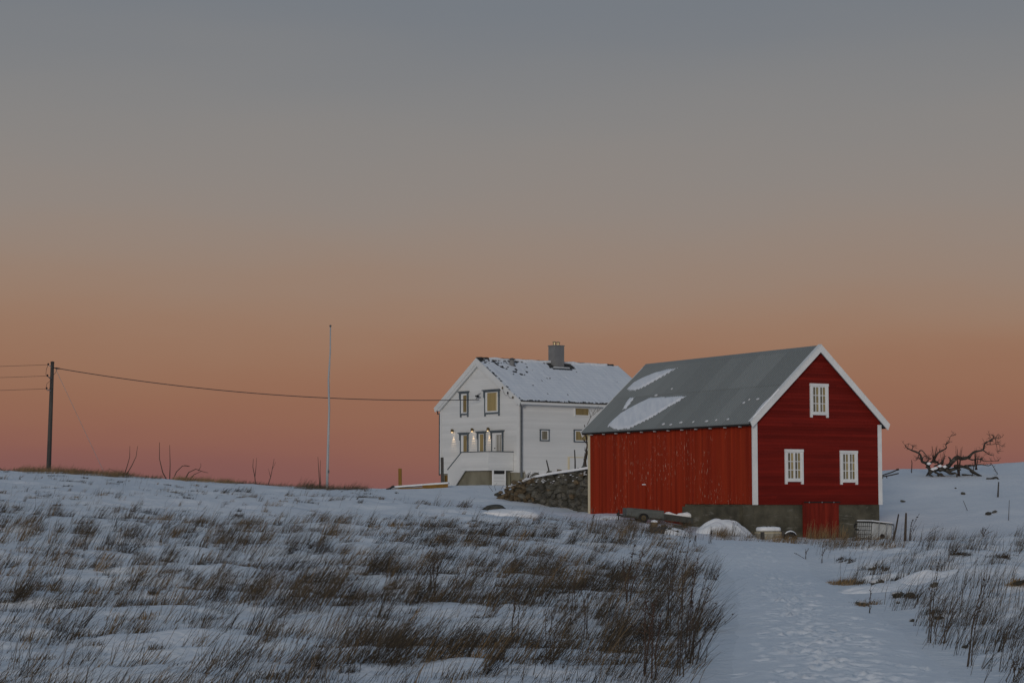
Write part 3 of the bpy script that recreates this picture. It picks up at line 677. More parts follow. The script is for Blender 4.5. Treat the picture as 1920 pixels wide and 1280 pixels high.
# windows of the house; ax: 0 gable wall (x = 0), 1 long wall (y = 0)
def hwin(ax, l, r, tp, bt, pane, crown=True, trim='grey_trim', pm='pane_tan', legs=True, cw=.10, name='window'):
    a = HH.hit(l, tp, ax, -.03); b = HH.hit(r, bt, ax, -.03); k = 1 - ax
    u0, u1 = sorted((a[k], b[k])); z0, z1 = b.z, a.z
    def bx(m, ua, ub, d0, d1, za, zb, tt=.5):
        if ax == 0: m.box(d0, d1, ua, ub, za, zb, tt)
        else: m.box(ua, ub, d0, d1, za, zb, tt)
    m = MB()
    bx(m, u0, u0 + cw, -.085, -.012, z0 - (.12 if legs else 0), z1 - cw - .001); bx(m, u1 - cw, u1, -.085, -.012, z0 - (.12 if legs else 0), z1 - cw - .001)
    bx(m, u0 - .01, u1 + .01, -.092, -.012, z1 - cw, z1)
    bx(m, u0 + cw + .001, u1 - cw - .001, -.082, -.012, z0, z0 + cw)
    w = m.build(name, M[trim], house)
    if crown:
        m = MB(); bx(m, u0 - .12, u1 + .12, -.19, -.012, z1 + .004, z1 + .055); bx(m, u0 - .06, u1 + .06, -.14, -.012, z1 - .05, z1 + .003)
        for s in (u0 - .035, u1 - cw + .035): bx(m, s, s + cw, -.125, -.094, z1 - .42, z1 - .052)
        m.build('crown', M[trim], w)
    pa = HH.hit(pane[0], pane[2], ax, -.03); pb = HH.hit(pane[1], pane[3], ax, -.03); q0, q1 = sorted((pa[k], pb[k])); pz0, pz1 = pb.z, pa.z
    m = MB(); i0, i1, j0, j1 = u0 + cw + .001, u1 - cw - .001, z0 + cw + .001, z1 - cw - .001
    q0, q1, pz0, pz1 = max(q0, i0 + .03), min(q1, i1 - .03), max(pz0, j0 + .03), min(pz1, j1 - .03)
    bx(m, i0, q0, -.070, -.014, j0, j1); bx(m, q1, i1, -.070, -.014, j0, j1); bx(m, q0 + .001, q1 - .001, -.070, -.014, j0, pz0); bx(m, q0 + .001, q1 - .001, -.070, -.014, pz1, j1)
    m.build('frame', M['white'], w)
    m = MB(); bx(m, q0 + .001, q1 - .001, -.050, -.034, pz0 + .001, pz1 - .001, random.random()); m.build('pane', M[pm], w)
    return w, bx, (q0, q1, pz0, pz1)
hwin(0, 863.5, 878.5, 735.5, 777.5, (869.0, 875.6, 741, 772.5))
w_, bx_, q_ = hwin(0, 909, 937, 732.5, 775, (914, 933.5, 736.5, 769.5))
m = MB(); bx_(m, q_[0] + .02, q_[0] + .16, -.054, -.051, q_[2] + .02, q_[3] - .02); m.build('curtain', M['cream'], w_)
hwin(0, 863.5, 878.5, 812.5, 856, (869.5, 877.2, 816, 850))
hwin(0, 896.5, 910.5, 810, 852, (900.3, 907.4, 814, 847))
w_, bx_, q_ = hwin(0, 922, 944, 808.5, 868, (930.5, 941.5, 815, 864), pm='pane_grey', legs=False, name='door')
for k in range(4):
    u = q_[0] + (q_[1] - q_[0]) * (k + .5) / 4; m = MB(); bx_(m, u - .022, u + .022, -.058, -.051, q_[2] + .02, q_[3] - .02); m.build('door_slat', M['white'], w_)
p = HH.hit(928, 840, 0, -.09); m = MB(); m.cyl((-.13, p.y, p.z), (-.071, p.y, p.z), .03, 8); m.build('handle', M['dark'], w_)
hwin(1, 1012, 1029.5, 804, 827, (1015.5, 1026, 808, 824), crown=False, pm='pane_grey', legs=False, cw=.07)
hwin(1, 1076.5, 1105, 762.5, 781, (1078.5, 1103.5, 764.5, 778.5), crown=False, trim='house_white', legs=False, cw=.05)
hwin(1, 1075.5, 1107, 804.5, 829.5, (1079, 1103, 808.5, 825.5), crown=False, legs=False, cw=.07)
# cellar door in the long wall and the white boarded panel of the base
a = HH.hit(1065, 856, 1, -.05); b = HH.hit(1094, 900, 1, -.05)
m = MB(); m.box(a.x, a.x + .10, -.09, -.035, b.z, a.z); m.box(a.x + .101, b.x, -.09, -.035, a.z - .05, a.z); cd_ = m.build('cellar_door', M['cream'], house)
m = MB(); m.box(a.x + .102, b.x, -.07, -.033, b.z, a.z - .051); m.build('door_leaf', M['house_white'], cd_)
a = HH.hit(986, 881, 1, -.05); b = HH.hit(1031, 897, 1, -.05)
m = MB(); m.box(a.x, b.x, -.075, .05, b.z - .6, a.z); m.build('base_panel', M['white'], house)
# downpipes
m = MB(); x_, y_ = .06, -.13
m.tube([(-.02, -HEO + .02, hroof(-HEO) - .14), (.0, -HEO + .04, hroof(-HEO) - .25), (x_, y_, hroof(0) - .45), (x_, y_, 3.0)], .062, 8); m.build('downpipe', M['steel'], house, smooth=True)
m = MB(); m.tube([(.05, HW_ + HEO + .02, hroof(HW_ + HEO) - .12), (.05, HW_ + HEO + .0, hroof(HW_ + HEO) - .3), (-.02, HW_ + .10, hroof(HW_) - .55), (-.02, HW_ + .10, 3.2)], .05, 8); m.build('downpipe', M['tin_dark'], house, smooth=True)

# porch: boarded balustrade, stairs running down along the wall, concrete behind
py1 = HH.hit(963.5, 846.5, 0, 0).y                    # where the porch meets the wall
lo, hi = .3, 4.0
for _ in range(50):
    mid = (lo + hi) / 2; w = HH.wld((-mid, py1, HH.hit(963.5, 847, 0, 0).z)); a = (w.x / w.y); 
    pxm = 960 + FPX * a * (CP + .0) if False else None
    v = w - Vector((0, 0, CAMZ)); yd = v.y * CP + v.z * SP; pxm = 960 + FPX * v.x / yd
    if pxm > 916.3: lo = mid
    else: hi = mid
PD = lo; zt = HH.hit(890, 847.5, 0, -PD).z; zb = HH.hit(890, 882, 0, -PD).z
yL = HH.hit(865.7, 848, 0, -PD).y; s0 = HH.hit(838.5, 881, 0, -PD); s1 = HH.hit(871.3, 883, 0, -PD); s2 = HH.hit(846.3, 914, 0, -PD); yE = HH.hit(839.5, 900, 0, -PD).y
m = MB(); th = .06
ztop_stair = s0.z
m.prism([(-PD, py1, zb), (-PD, py1, zt), (-PD, yL, zt), (-PD, yE, ztop_stair), (-PD, yE, s2.z - .35), (-PD, s2.y, s2.z - .25), (-PD, s1.y, zb)], (th, 0, 0))
pch = m.build('porch', M['house_white'], house)
m = MB(); m.box(-PD + th + .001, -.04, py1, py1 + th, zb, zt); m.build('balustrade', M['house_white'], pch)
m = MB(); n = int((zt - zb) / .15)
for k in range(n):     # lap boards on both faces
    za = zb + (zt - zb) * k / n; zz = zb + (zt - zb) * (k + 1) / n
    m.hexa([(-PD - .022, py1, za), (-PD - .001, py1, za), (-PD - .001, yL, za), (-PD - .022, yL, za), (-PD - .006, py1, zz - .004), (-PD - .001, py1, zz - .004), (-PD - .001, yL, zz - .004), (-PD - .006, yL, zz - .004)], random.random())
    m.hexa([(-PD, py1 - .022, za), (-.04, py1 - .022, za), (-.04, py1 - .001, za), (-PD, py1 - .001, za), (-PD, py1 - .006, zz - .004), (-.04, py1 - .006, zz - .004), (-.04, py1 - .001, zz - .004), (-PD, py1 - .001, zz - .004)], random.random())
tag(m.build('porch_boards', M['house_white'], pch), kind='stuff')
m = MB(); m.box(-PD - .05, -PD + th + .03, py1 - .05, yL, zt + .002, zt + .05); m.box(-PD + th + .031, -.04, py1 - .05, py1 + th + .03, zt + .002, zt + .05)
m.prism([(-PD - .05, yL + .001, zt + .05), (-PD - .05, yE, ztop_stair + .05), (-PD - .05, yE, ztop_stair + .002), (-PD - .05, yL + .001, zt + .002)], (th + .08, 0, 0)); m.build('handrail', M['grey_trim'], pch)
m = MB(); m.box(-PD + th + .002, -.04, py1 + th + .002, yL + .4, zb + .02, zb + .12); m.build('porch_floor', M['wood_grey'], pch)
for k in range(6):
    f = (k + .5) / 6; yk = yL + (yE - yL) * f; m = MB(); m.box(-PD + th + .002, -.3, yk - .13, yk + .13, zb - (zb - s2.z) * f - .02, zb - (zb - s2.z) * f + .03); m.build('step', M['wood_grey'], pch)
m = MB(); m.box(-PD + .22, -.04, py1 + .3, yL + .9, 1.2, zb + .018); m.build('porch_base', M['concrete_house'], pch)
a = HH.hit(923.3, 885, 1, py1 - .0); b = HH.hit(947.5, 885, 1, py1); m = MB()
n = 9
for k in range(n): m.box(a.x + .07, b.x - .07, py1 - .03 - .01 * (k % 2 == 0), py1 + .02, 1.3 + (zb - 1.42) * k / n * .96, 1.3 + (zb - 1.42) * (k + 1) / n * .96 - .01, random.random())
pp = m.build('porch_panel', M['house_white'], pch)
m = MB(); m.box(a.x, a.x + .068, py1 - .05, py1 + .04, 1.2, zb - .002); m.box(b.x - .068, b.x, py1 - .05, py1 + .04, 1.2, zb - .002); m.build('panel_post', M['white'], pch)
m = MB(); m.box(a.x + .07, b.x - .07, py1 - .02, py1 + .02, zb - .17, zb - .01); m.build('gap_shade', M['dark'], pch)  # solid dark block paints the shade of the open gap above the panel

# lit wall lamps over the porch
for px, py, lb in ((848.3, 808.2, 'lit wall lamp beside the corner, far from the porch door'), (885.7, 806.5, 'lit wall lamp between the two lower gable windows'), (915.6, 805.2, 'lit wall lamp right beside the porch door')):
    p = HH.hit(px, py, 0, -.12); L = empty('wall_lamp', HH.wld((-.03, p.y, p.z)), HYAW)
    tag(L, lb, 'lamp', 'lit wall lamps on the house')
    m = MB(); m.tube([(-.12, 0, -.06), (-.12, 0, .10), (-.12, 0, .13)], [.085, .085, .05], 12); m.build('shade', M['rim'], L)
    m = MB(); m.box(-.06, .0, -.025, .025, .0, .05); m.build('bracket', M['rim'], L)
    m = MB(); m.cyl((-.12, 0, -.085), (-.12, 0, -.062), .055, 10); m.build('bulb', M['bulb'], L)
    ld = bpy.data.lights.new('lamp_light', 'SPOT'); ld.energy = 20; ld.color = (1, .66, .34); ld.spot_size = math.radians(52); ld.spot_blend = .9; ld.shadow_soft_size = .05
    lo_ = bpy.data.objects.new('lamp_light', ld); COL.objects.link(lo_); lo_.parent = L; lo_.location = (-.12, 0, -.10); lo_.rotation_euler = (0, math.radians(-6), 0)

# cable brackets and insulators on the gable
brk = empty('cable_bracket', HH.wld((-.05, HH.hit(902, 745, 0, 0).y, HH.hit(902, 745, 0, 0).z)), HYAW); tag(brk, 'dark cable bracket with insulators between the upper gable windows', 'bracket')
m = MB(); m.tube([(.02, 0, 0), (-.25, .0, 0), (-.25, .12, -.12)], .022, 6); m.tube([(.02, 0, .25), (-.2, .0, .16), (-.25, .0, 0)], .015, 6); m.build('arm', M['wire'], brk)
for k in range(3):
    m = MB(); m.tube([(-.25, -.12 + .12 * k, .02), (-.25, -.12 + .12 * k, .08), (-.25, -.12 + .12 * k, .14)], [.03, .05, .02], 8); m.build('insulator', M['blackplastic'], brk)
a = HH.hit(943, 728, 0, -.06); b = HH.hit(964, 747.5, 0, -.3)
ib = empty('insulator_row', HH.wld((-.05, a.y, a.z)), HYAW); tag(ib, 'old insulators with loose wire along the gable board of house', 'insulators')
for px, py in ((942.5, 729), (952.5, 738.5), (962, 747)):
    p = HH.hit(px, py, 0, -.28); q = Vector((-.25, p.y - a.y, p.z - a.z)); m = MB(); m.tube([q, q + Vector((0, 0, .07)), q + Vector((0, 0, .14))], [.03, .055, .02], 8); m.tube([q + Vector((.05, 0, 0)), q], .012, 5); m.build('insulator', M['blackplastic' if px == 952.5 else 'rim'], ib)
m = MB(); P_ = [HH.hit(px, py, 0, -.3) for px, py in ((942.5, 728), (944, 734), (948, 741), (952.5, 740), (956, 746), (962, 746))]; m.tube([(-.26, p.y - a.y, p.z - a.z) for p in P_], .008, 5); m.build('wire', M['wire'], ib)

# ------------------------------------------------------------------ stone ramp between house and barn
def rock_mesh(seed, m, sub=2, rough=.32, flat=1.0):
    r = random.Random(seed); bm = bmesh.new(); bmesh.ops.create_icosphere(bm, subdivisions=sub, radius=1)
    pl_ = [(Vector((r.gauss(0, 1), r.gauss(0, 1), r.gauss(0, 1))).normalized(), r.uniform(.62, .95)) for _ in range(9)]
    for v in bm.verts:
        for n, d in pl_:
            e = v.co.dot(n) - d
            if e > 0: v.co -= n * e * .9
        v.co *= 1 + rough * (r.random() - .5) * .35
        v.co.z *= flat
    me = bpy.data.meshes.new('stone'); bm.to_mesh(me); bm.free()
    a = me.attributes.new('tint', 'FLOAT', 'FACE'); a.data.foreach_set('value', [r.random()] * len(me.polygons)); me.materials.append(m)
    return me
RK = [rock_mesh(i, M['rock'], 1, .7) for i in range(8)]; RKB = [rock_mesh(20 + i, M['rock_brown'], 1, .7) for i in range(8)]
RA_, RB_ = at(931, 934, 103.2), at(1104, 960, 97.3)
ramp_o = empty('stone_ramp', (RA_.x, RA_.y, gz(RA_.x, RA_.y))); tag(ramp_o, 'rough stone ramp wall with snowy top leading up to the barn', 'stone wall')
ax_ = Vector((RB_.x - RA_.x, RB_.y - RA_.y, 0)); RLN = ax_.length; ax_.normalize(); nn_ = Vector((ax_.y, -ax_.x, 0))     # nn_ faces the camera
RF = Frame((RA_.x, RA_.y, 0), math.atan2(ax_.y, ax_.x))
tops = [(929, 930), (938, 922), (950, 914), (962, 908), (985, 899), (1003, 893), (1012, 891.5), (1040, 886), (1070, 882), (1104, 876.5)]
tp_ = np.array([(lambda q: (q.x, q.z))(RF.hit(px, py, 1, 0)) for px, py in tops])
def rtop(x): return float(np.interp(x, tp_[:, 0], tp_[:, 1]))
m = MB(); n = 24
for i in range(n):
    xa, xb = RLN * i / n, RLN * (i + 1) / n
    m.hexa([(xa, .15, .3), (xb, .15, .3), (xb, 3.2, .3), (xa, 3.2, .3), (xa, .25, rtop(xa) - .10), (xb, .25, rtop(xb) - .10), (xb, 3.2, rtop(xb) - .05), (xa, 3.2, rtop(xa) - .05)])
core = m.build('core', M['earth']); core.matrix_local = Matrix.Rotation(RF.rz, 4, 'Z'); core.location = (0, 0, -ramp_o.location.z); core.parent = ramp_o
xsplit = RF.hit(1004, 900, 1, 0).x; cnt = 0
def put_stone(lx, ly, lz, sx_, sy_, sz_, lib):
    o = link_mesh('stone', random.choice(lib), ramp_o)
    w = RF.wld((lx, ly, lz)); o.location = w - ramp_o.location; o.rotation_euler = (random.uniform(-.5, .5), random.uniform(-.5, .5), RF.rz + random.uniform(-.7, .7)); o.scale = (sx_, sy_, sz_)
x = .05
while x < xsplit:                                     # loose brown rubble
    zz = gz(*RF.wld((x, 0, 0)).xy) - .1; w = .2
    while zz < rtop(x) - .04:
        w = random.uniform(.13, .24); h = random.uniform(.09, .17)
        put_stone(x + random.uniform(-.2, .2), random.uniform(-.05, .22), zz + h * random.uniform(.2, .9), w * random.uniform(.7, 1.35), random.uniform(.14, .2), h, RKB if random.random() < .72 else RK); zz += h * 1.25; cnt += 1
    x += .27
while x < RLN + .05:                                  # coarse grey courses
    zz = gz(*RF.wld((x, 0, 0)).xy) - .12; step = random.uniform(.30, .52)
    while zz < rtop(x) - .06:
        h = random.uniform(.13, .22); w = step * random.uniform(.55, .72)
        put_stone(x + random.uniform(-.25, .25), random.uniform(.05, .27), zz + h * random.uniform(.1, .9), w * random.uniform(.6, 1.3), random.uniform(.16, .22), h, RK if random.random() < .9 else RKB); zz += h * 1.35; cnt += 1
    x += step
# slab and snow along the top, snow bits on ledges
m = MB(); xs_ = np.linspace(xsplit + .1, RLN + .3, 14)
for i in range(len(xs_) - 1):
    a, b = xs_[i], xs_[i + 1]; m.hexa([(a, -.10, rtop(a) - .06), (b, -.10, rtop(b) - .06), (b, 3.2, rtop(b) - .04), (a, 3.2, rtop(a) - .04), (a, -.08, rtop(a) + .05), (b, -.08, rtop(b) + .05), (b, 3.2, rtop(b) + .08), (a, 3.2, rtop(a) + .08)])
o = m.build('snow_top', M['snow']); o.matrix_local = Matrix.Rotation(RF.rz, 4, 'Z'); o.location = (0, 0, -ramp_o.location.z); o.parent = ramp_o
SN = rock_mesh(77, M['snow'], 2, .2); SN.polygons.foreach_set('use_smooth', [True] * len(SN.polygons))
def snow_lump(lx, ly, lz, a, b, c_):
    o = link_mesh('snow_bit', SN, ramp_o); o.location = RF.wld((lx, ly, lz)) - ramp_o.location; o.rotation_euler = (0, random.uniform(-.3, .1), RF.rz + random.uniform(-.3, .3)); o.scale = (a, b, c_)
for k in range(16):
    x = xsplit * (.25 + .75 * k / 15); snow_lump(x, random.uniform(.02, .3), rtop(x) + random.uniform(-.02, .03), random.uniform(.14, .3), .25, random.uniform(.05, .08))
for k in range(26):
    x = random.uniform(xsplit * .9, RLN); snow_lump(x, random.uniform(-.1, -.02), rtop(x) - random.uniform(.15, .55), random.uniform(.03, .09), .06, random.uniform(.015, .035))
# stakes standing on the ramp
for (x0, y0, x1, y1, d, lb) in ((1032, 891, 1024.5, 862, 101, 'thin dark stake leaning on the stone ramp'), (1078.5, 877, 1077.3, 843, 100, 'thin upright dark stake on the stone ramp')):
    a, b = at(x0, y0 + 6, d), at(x1, y1, d); m = MB(); m.tube([a, a.lerp(b, .5) + Vector((.01, 0, 0)), b], [.045, .04, .032], 6); tag(m.build('stake', M['wood_grey'], smooth=True), lb, 'stake')
a, b = at(1093.5, 880, 99.0), at(1101, 845, 98.6)
m = MB(); m.tube([a, b], .07, 5); tag(m.build('plank', M['wood_grey']), 'weathered plank leaning at the barn corner above the ramp', 'plank')
# bare climbing shrub at the far barn corner
def twigs(name, base, label, cat, stems, mt, group=None):
    """stems: list of polylines in world space with base radius"""
    m = MB()
    for pts, r in stems: m.tube(pts, list(np.linspace(r, r * .35, len(pts))), 5, random.random())
    return tag(m.build(name, M[mt], smooth=True), label, cat, group)
def pxs(pts, d, jit=0.0): return [at(x, y, d + random.uniform(-jit, jit)) for x, y in pts]
st = [(pxs([(1099, 885), (1097, 860), (1101, 835), (1098, 812), (1096, 796)], 98.2, .1), .06)]
for k in range(16):
    y = random.uniform(808, 880); x = 1098.5 + random.uniform(-2, 2); st.append((pxs([(x, y), (x + random.uniform(-4, 3), y - 4), (x + random.uniform(-6, 4), y - random.uniform(6, 12))], 98.2, .2), .022))
for P_ in ([(1099, 800), (1107, 783), (1112, 775), (1108, 768)], [(1112, 775), (1118, 764)], [(1112, 778), (1120, 770), (1122, 760)], [(1108, 783), (1104, 770), (1105, 762)], [(1120, 772), (1127, 764)]): st.append((pxs(P_, 112, .1), .016))
twigs('bare_shrub', None, 'bare twiggy shrub climbing behind the barn corner', 'shrub', st, 'twig')
st = []
for k in range(26):
    x = random.uniform(984, 1010); st.append((pxs([(x, 899 - (x - 984) * .25), (x + random.uniform(-3, 3), 891 - (x - 984) * .15), (x + random.uniform(-4, 5), random.uniform(883, 890))], 101.5, .1), .016))
twigs('dry_shrub', None, 'low dry twigs before the white base of the house', 'shrub', st, 'twig')
st = [(pxs([(924, 921), (919, 914), (915, 909)], 103, .1), .012), (pxs([(930, 920), (927, 911), (932, 905)], 103, .1), .012), (pxs([(940, 917), (944, 909)], 103, .1), .012)]
twigs('dry_shrub', None, 'few bent twigs at the tip of the stone ramp', 'shrub', st, 'twig')

# boulder under snow in front of the ramp
def boulder(px, py, sx_, sy_, sz_, label, seed, m='rock', rot=0, sink=.35, group=None, cat='stone', snow=0):
    p = ground_at(px, py); o = link_mesh('rock', rock_mesh(seed, M[m], 3), None, (p.x, p.y, p.z + sz_ * (1 - 2 * sink) * .5), (random.uniform(-.2, .2), random.uniform(-.2, .2), rot), (sx_, sy_, sz_))
    o.data.name = 'rock'; tag(o, label, cat, group); return o
boulder(931, 961, .62, .5, .30, 'dark mossy boulder half under snow before the stone ramp', 101, sink=.3)
p = ground_at(940, 964)
bm = bmesh.new(); bmesh.ops.create_icosphere(bm, subdivisions=4, radius=1)
for v in bm.verts: v.co *= 1 + .5 * float(fbm(v.co.x * 1.5 + 3, v.co.y * 1.5 + v.co.z, 83)[()] if hasattr(fbm(v.co.x * 1.5 + 3, v.co.y * 1.5 + v.co.z, 83), 'shape') else 0)
me = bpy.data.meshes.new('snow_drift'); bm.to_mesh(me); bm.free(); me.materials.append(M['snow']); me.polygons.foreach_set('use_smooth', [True] * len(me.polygons))
tag(link_mesh('snow_drift', me, None, (p.x + .35, p.y + .25, p.z - .05), (0, 0, .2), (1.15, .8, .27)), 'rounded snow drift over the dark boulder', 'snow')

# ------------------------------------------------------------------ ochre timber by the house
def post(px0, y0, px1, y1, d, w, mt, name, label, cat, grp=None):
    a, b = at(px0, y0, d), at(px1, y1, d); m = MB(); m.hexa([(a.x - w, a.y - w, a.z - .5), (a.x + w, a.y - w, a.z - .5), (a.x + w, a.y + w, a.z - .5), (a.x - w, a.y + w, a.z - .5), (b.x - w, b.y - w, b.z), (b.x + w, b.y - w, b.z), (b.x + w, b.y + w, b.z), (b.x - w, b.y + w, b.z)])
    return tag(m.build(name, M[mt], bevel=.01), label, cat, grp)
post(750.5, 912, 750, 878, 112, .095, 'ochre', 'timber_post', 'square ochre timber post standing alone beside the low platform', 'post')
post(829.5, 908, 829, 857, 112.6, .085, 'wood_grey', 'timber_post', 'dark post at the corner of the white house', 'post')
post(836.5, 908, 836.5, 891, 113.2, .085, 'ochre', 'timber_post', 'short ochre post against the porch stairs', 'post')
pf = empty('timber_platform', at(790, 918, 111)); tag(pf, 'low ochre timber platform under snow beside the house', 'platform')
fo = pf.location
def pfl(px, py, d): return at(px, py, d) - fo
a, b = pfl(792, 909.5, 110.8), pfl(840, 906.8, 111.4); c_ = pfl(735, 914.2, 110.3)
m = MB(); m.hexa([(a.x, a.y, a.z - .28), (b.x, b.y, b.z - .28), (b.x, b.y + .1, b.z - .28), (a.x, a.y + .1, a.z - .28), (a.x, a.y, a.z), (b.x, b.y, b.z), (b.x, b.y + .1, b.z), (a.x, a.y + .1, a.z)]); m.build('side_board', M['ochre'], pf)
m = MB(); m.hexa([(c_.x, c_.y, c_.z - .3), (a.x, a.y + .02, a.z - .35), (a.x, a.y + .12, a.z - .35), (c_.x, c_.y + .1, c_.z - .3), (c_.x, c_.y, c_.z - .03), (a.x, a.y + .02, a.z - .09), (a.x, a.y + .12, a.z - .09), (c_.x, c_.y + .1, c_.z - .03)]); m.build('side_board', M['ochre'], pf)
m = MB(); m.hexa([(c_.x, c_.y - .03, c_.z + .0), (b.x + .03, b.y - .03, b.z + .01), (b.x + .03, b.y + 2.2, b.z + .01), (c_.x + .3, c_.y + 2.2, c_.z + .0), (c_.x + .03, c_.y, c_.z + .10), (b.x, b.y, b.z + .11), (b.x, b.y + 2.2, b.z + .12), (c_.x + .3, c_.y + 2.2, c_.z + .10)]); m.build('snow_cover', M['snow'], pf, bevel=.03)
q = pfl(735, 913, 110.2); m = MB(); m.tube([q + Vector((-.12, 0, -.1)), q + Vector((0, 0, .02)), q + Vector((.12, 0, .06))], .06, 6); m.tube([q + Vector((-.32, 0, -.12)), q + Vector((-.1, 0, -.05))], .045, 6); m.build('bracket', M['blackplastic'], pf)

# ------------------------------------------------------------------ flagpole
a, b = at(613, 921, 111), at(619.5, 613, 111); fp = empty('flagpole', a); tag(fp, 'tall thin white flagpole on the snowy crest', 'flagpole')
L = b - a; pts = [L * t for t in (-.02, .15, .3, .5, .68, .85, 1)]; off = [0, 0, .01, .03, -.05, .02, 0]
pts = [p + Vector((o, 0, 0)) for p, o in zip(pts, off)]
m = MB(); m.tube(pts, [.075, .07, .066, .058, .05, .042, .034], 10); m.build('pole', M['flagwhite'], fp, smooth=True)
m = MB(); m.tube([L, L + Vector((0, 0, .03)), L + Vector((0, 0, .10)), L + Vector((0, 0, .12))], [.03, .06, .06, .02], 10); m.build('finial', M['tin_dark'], fp)
m = MB(); q = L * .12; m.box(q.x + .03, q.x + .12, q.y - .09, q.y - .02, q.z - .08, q.z + .08); m.build('cleat', M['tin_dark'], fp)
m = MB(); m.tube([L * .12 + Vector((.10, -.05, 0)), L * .6 + Vector((.05, -.06, 0)), L * .99 + Vector((.04, -.03, 0))], .006, 4); m.build('halyard', M['flagwhite'], fp)

# ------------------------------------------------------------------ utility pole and its wires
a, b = at(91, 886, 117), at(98.3, 680, 117); up = empty('utility_pole', a); tag(up, 'weathered wooden utility pole with insulators on the crest', 'utility pole'); L = b - a
m = MB(); m.tube([L * -.08, L * .5, L], [.145, .125, .105], 12); m.build('pole', M['wood_grey'], up, smooth=True)
m = MB(); m.tube([L + Vector((0, 0, .002)), L + Vector((0, 0, .05)), L + Vector((0, 0, .08))], [.12, .12, .06], 12); m.build('cap', M['blackplastic'], up)
wires = []
for k, (px, py) in enumerate(((90.5, 683.5), (89, 704.5), (87.5, 728.5))):
    q = at(px, py, 116.8) - a
    m = MB(); f = (q.z - .1) / L.z; m.tube([L * f + Vector((0, -.1, -.02)), q + Vector((.06, 0, -.06)), q + Vector((0, 0, -.02))], .02, 6)
    br = m.build('bracket', M['steel'], up); m = MB(); m.tube([q + Vector((0, 0, -.04)), q + Vector((0, 0, .03)), q + Vector((0, 0, .09))], [.035, .06, .025], 8); m.build('insulator', M['blackplastic'], br)
    wires.append(q + a)
m = MB()
for P_ in ([(90, 684), (87, 692), (86, 702), (89, 706)], [(89, 705), (96, 712), (88, 719), (86, 728)], [(107, 691), (105, 697), (98, 706), (92, 709)], [(86, 728), (90, 733), (94, 726)]): m.tube([p - a for p in pxs(P_, 116.6)], .013, 5)
m.build('jumper_wire', M['wire'], up)
q = at(106, 690, 116.8) - a; m = MB(); m.tube([L * .955 + Vector((.08, -.08, 0)), q + Vector((-.05, 0, 0)), q], .025, 6); m.build('cable_hook', M['blackplastic'], up)
m = MB(); m.tube([q + Vector((-.1, 0, 0)), q + Vector((0, 0, -.01)), q + Vector((.22, 0, -.03))], [.03, .055, .03], 8); m.build('dead_end', M['blackplastic'], up)
def span(p, q_, sag, r, name, label, cat, grp=None):
    n = 28; m = MB(); m.tube([p.lerp(q_, i / n) - Vector((0, 0, 4 * sag * (i / n) * (1 - i / n))) for i in range(n + 1)], r, 5); return tag(m.build(name, M['wire'], smooth=True), label, cat, grp)
for w, lb in zip(wires, ('topmost of the three thin power lines meeting the utility pole', 'middle of the three thin power lines meeting the utility pole', 'lowest of the three thin power lines meeting the utility pole')):
    span(w, w + Vector((-38, -3, .5)), .55, .011, 'power_line', lb, 'wire')
he = HH.wld((-.32, HH.hit(899, 749, 0, -.3).y, HH.hit(899, 749, 0, -.3).z))
span(q + a, he, .62, .024, 'service_cable', 'black cable sagging from the utility pole to the house gable', 'cable')
m = MB(); p_ = at(105, 693, 117); q_ = at(193, 881, 118); m.tube([p_, q_, q_ + (q_ - p_) * .05], .012, 5); tag(m.build('guy_wire', M['steel']), 'thin stay wire slanting from utility pole to the ground', 'wire')

# ------------------------------------------------------------------ saplings and stalks on the left crest
def sap(stems, d, label, r=.03, mt='twig', name='sapling', cat='sapling', grp=None): return twigs(name, None, label, cat, [(pxs(P_, d, .15), r * k) for P_, k in stems], mt, grp)
sap([([(232, 893), (238, 875), (243, 857), (243.5, 836)], 1), ([(235, 893), (247, 873), (255, 856), (258, 836)], 1), ([(232, 893), (225, 886), (205, 879), (196, 884)], .5)], 112, 'pair of bare saplings bending apart on the crest near the stay wire')
sap([([(314, 902), (305, 885), (299, 860), (299, 829)], 1.2), ([(318, 902), (319, 870), (318, 834)], 1.1), ([(323, 902), (331, 884), (342, 873), (356, 874), (345, 871)], 1)], 112, 'three bare saplings on the crest, one bent over sideways')
sap([([(345, 901), (354, 885), (367, 879), (378, 883), (390, 886)], 1.1), ([(356, 899), (364, 889), (378, 883)], 1), ([(372, 882), (377, 873), (376, 868)], .6)], 112, 'low sapling arching over on the crest beside the bent one')
sap([([(479, 911), (478, 895), (474, 875), (475, 860)], 1.0), ([(478, 893), (480, 875), (481, 858)], .7)], 111, 'forked upright stalk on the crest between sapling and flagpole')
sap([([(502, 911), (508, 892), (514, 860)], .9), ([(510, 880), (517, 866)], .5), ([(507, 893), (503, 878)], .5)], 111, 'slanting stalk with side twigs on the crest')
sap([([(600, 916), (598, 890), (596, 856)], 1.0), ([(602, 916), (600, 885), (601, 862)], .8)], 110, 'two thin stalks standing close beside the flagpole')
sap([([(16, 890), (5, 882), (-6, 872)], 1.4), ([(14, 889), (2, 886)], 1.0)], 112, 'broken stick leaning on the crest beyond the utility pole')

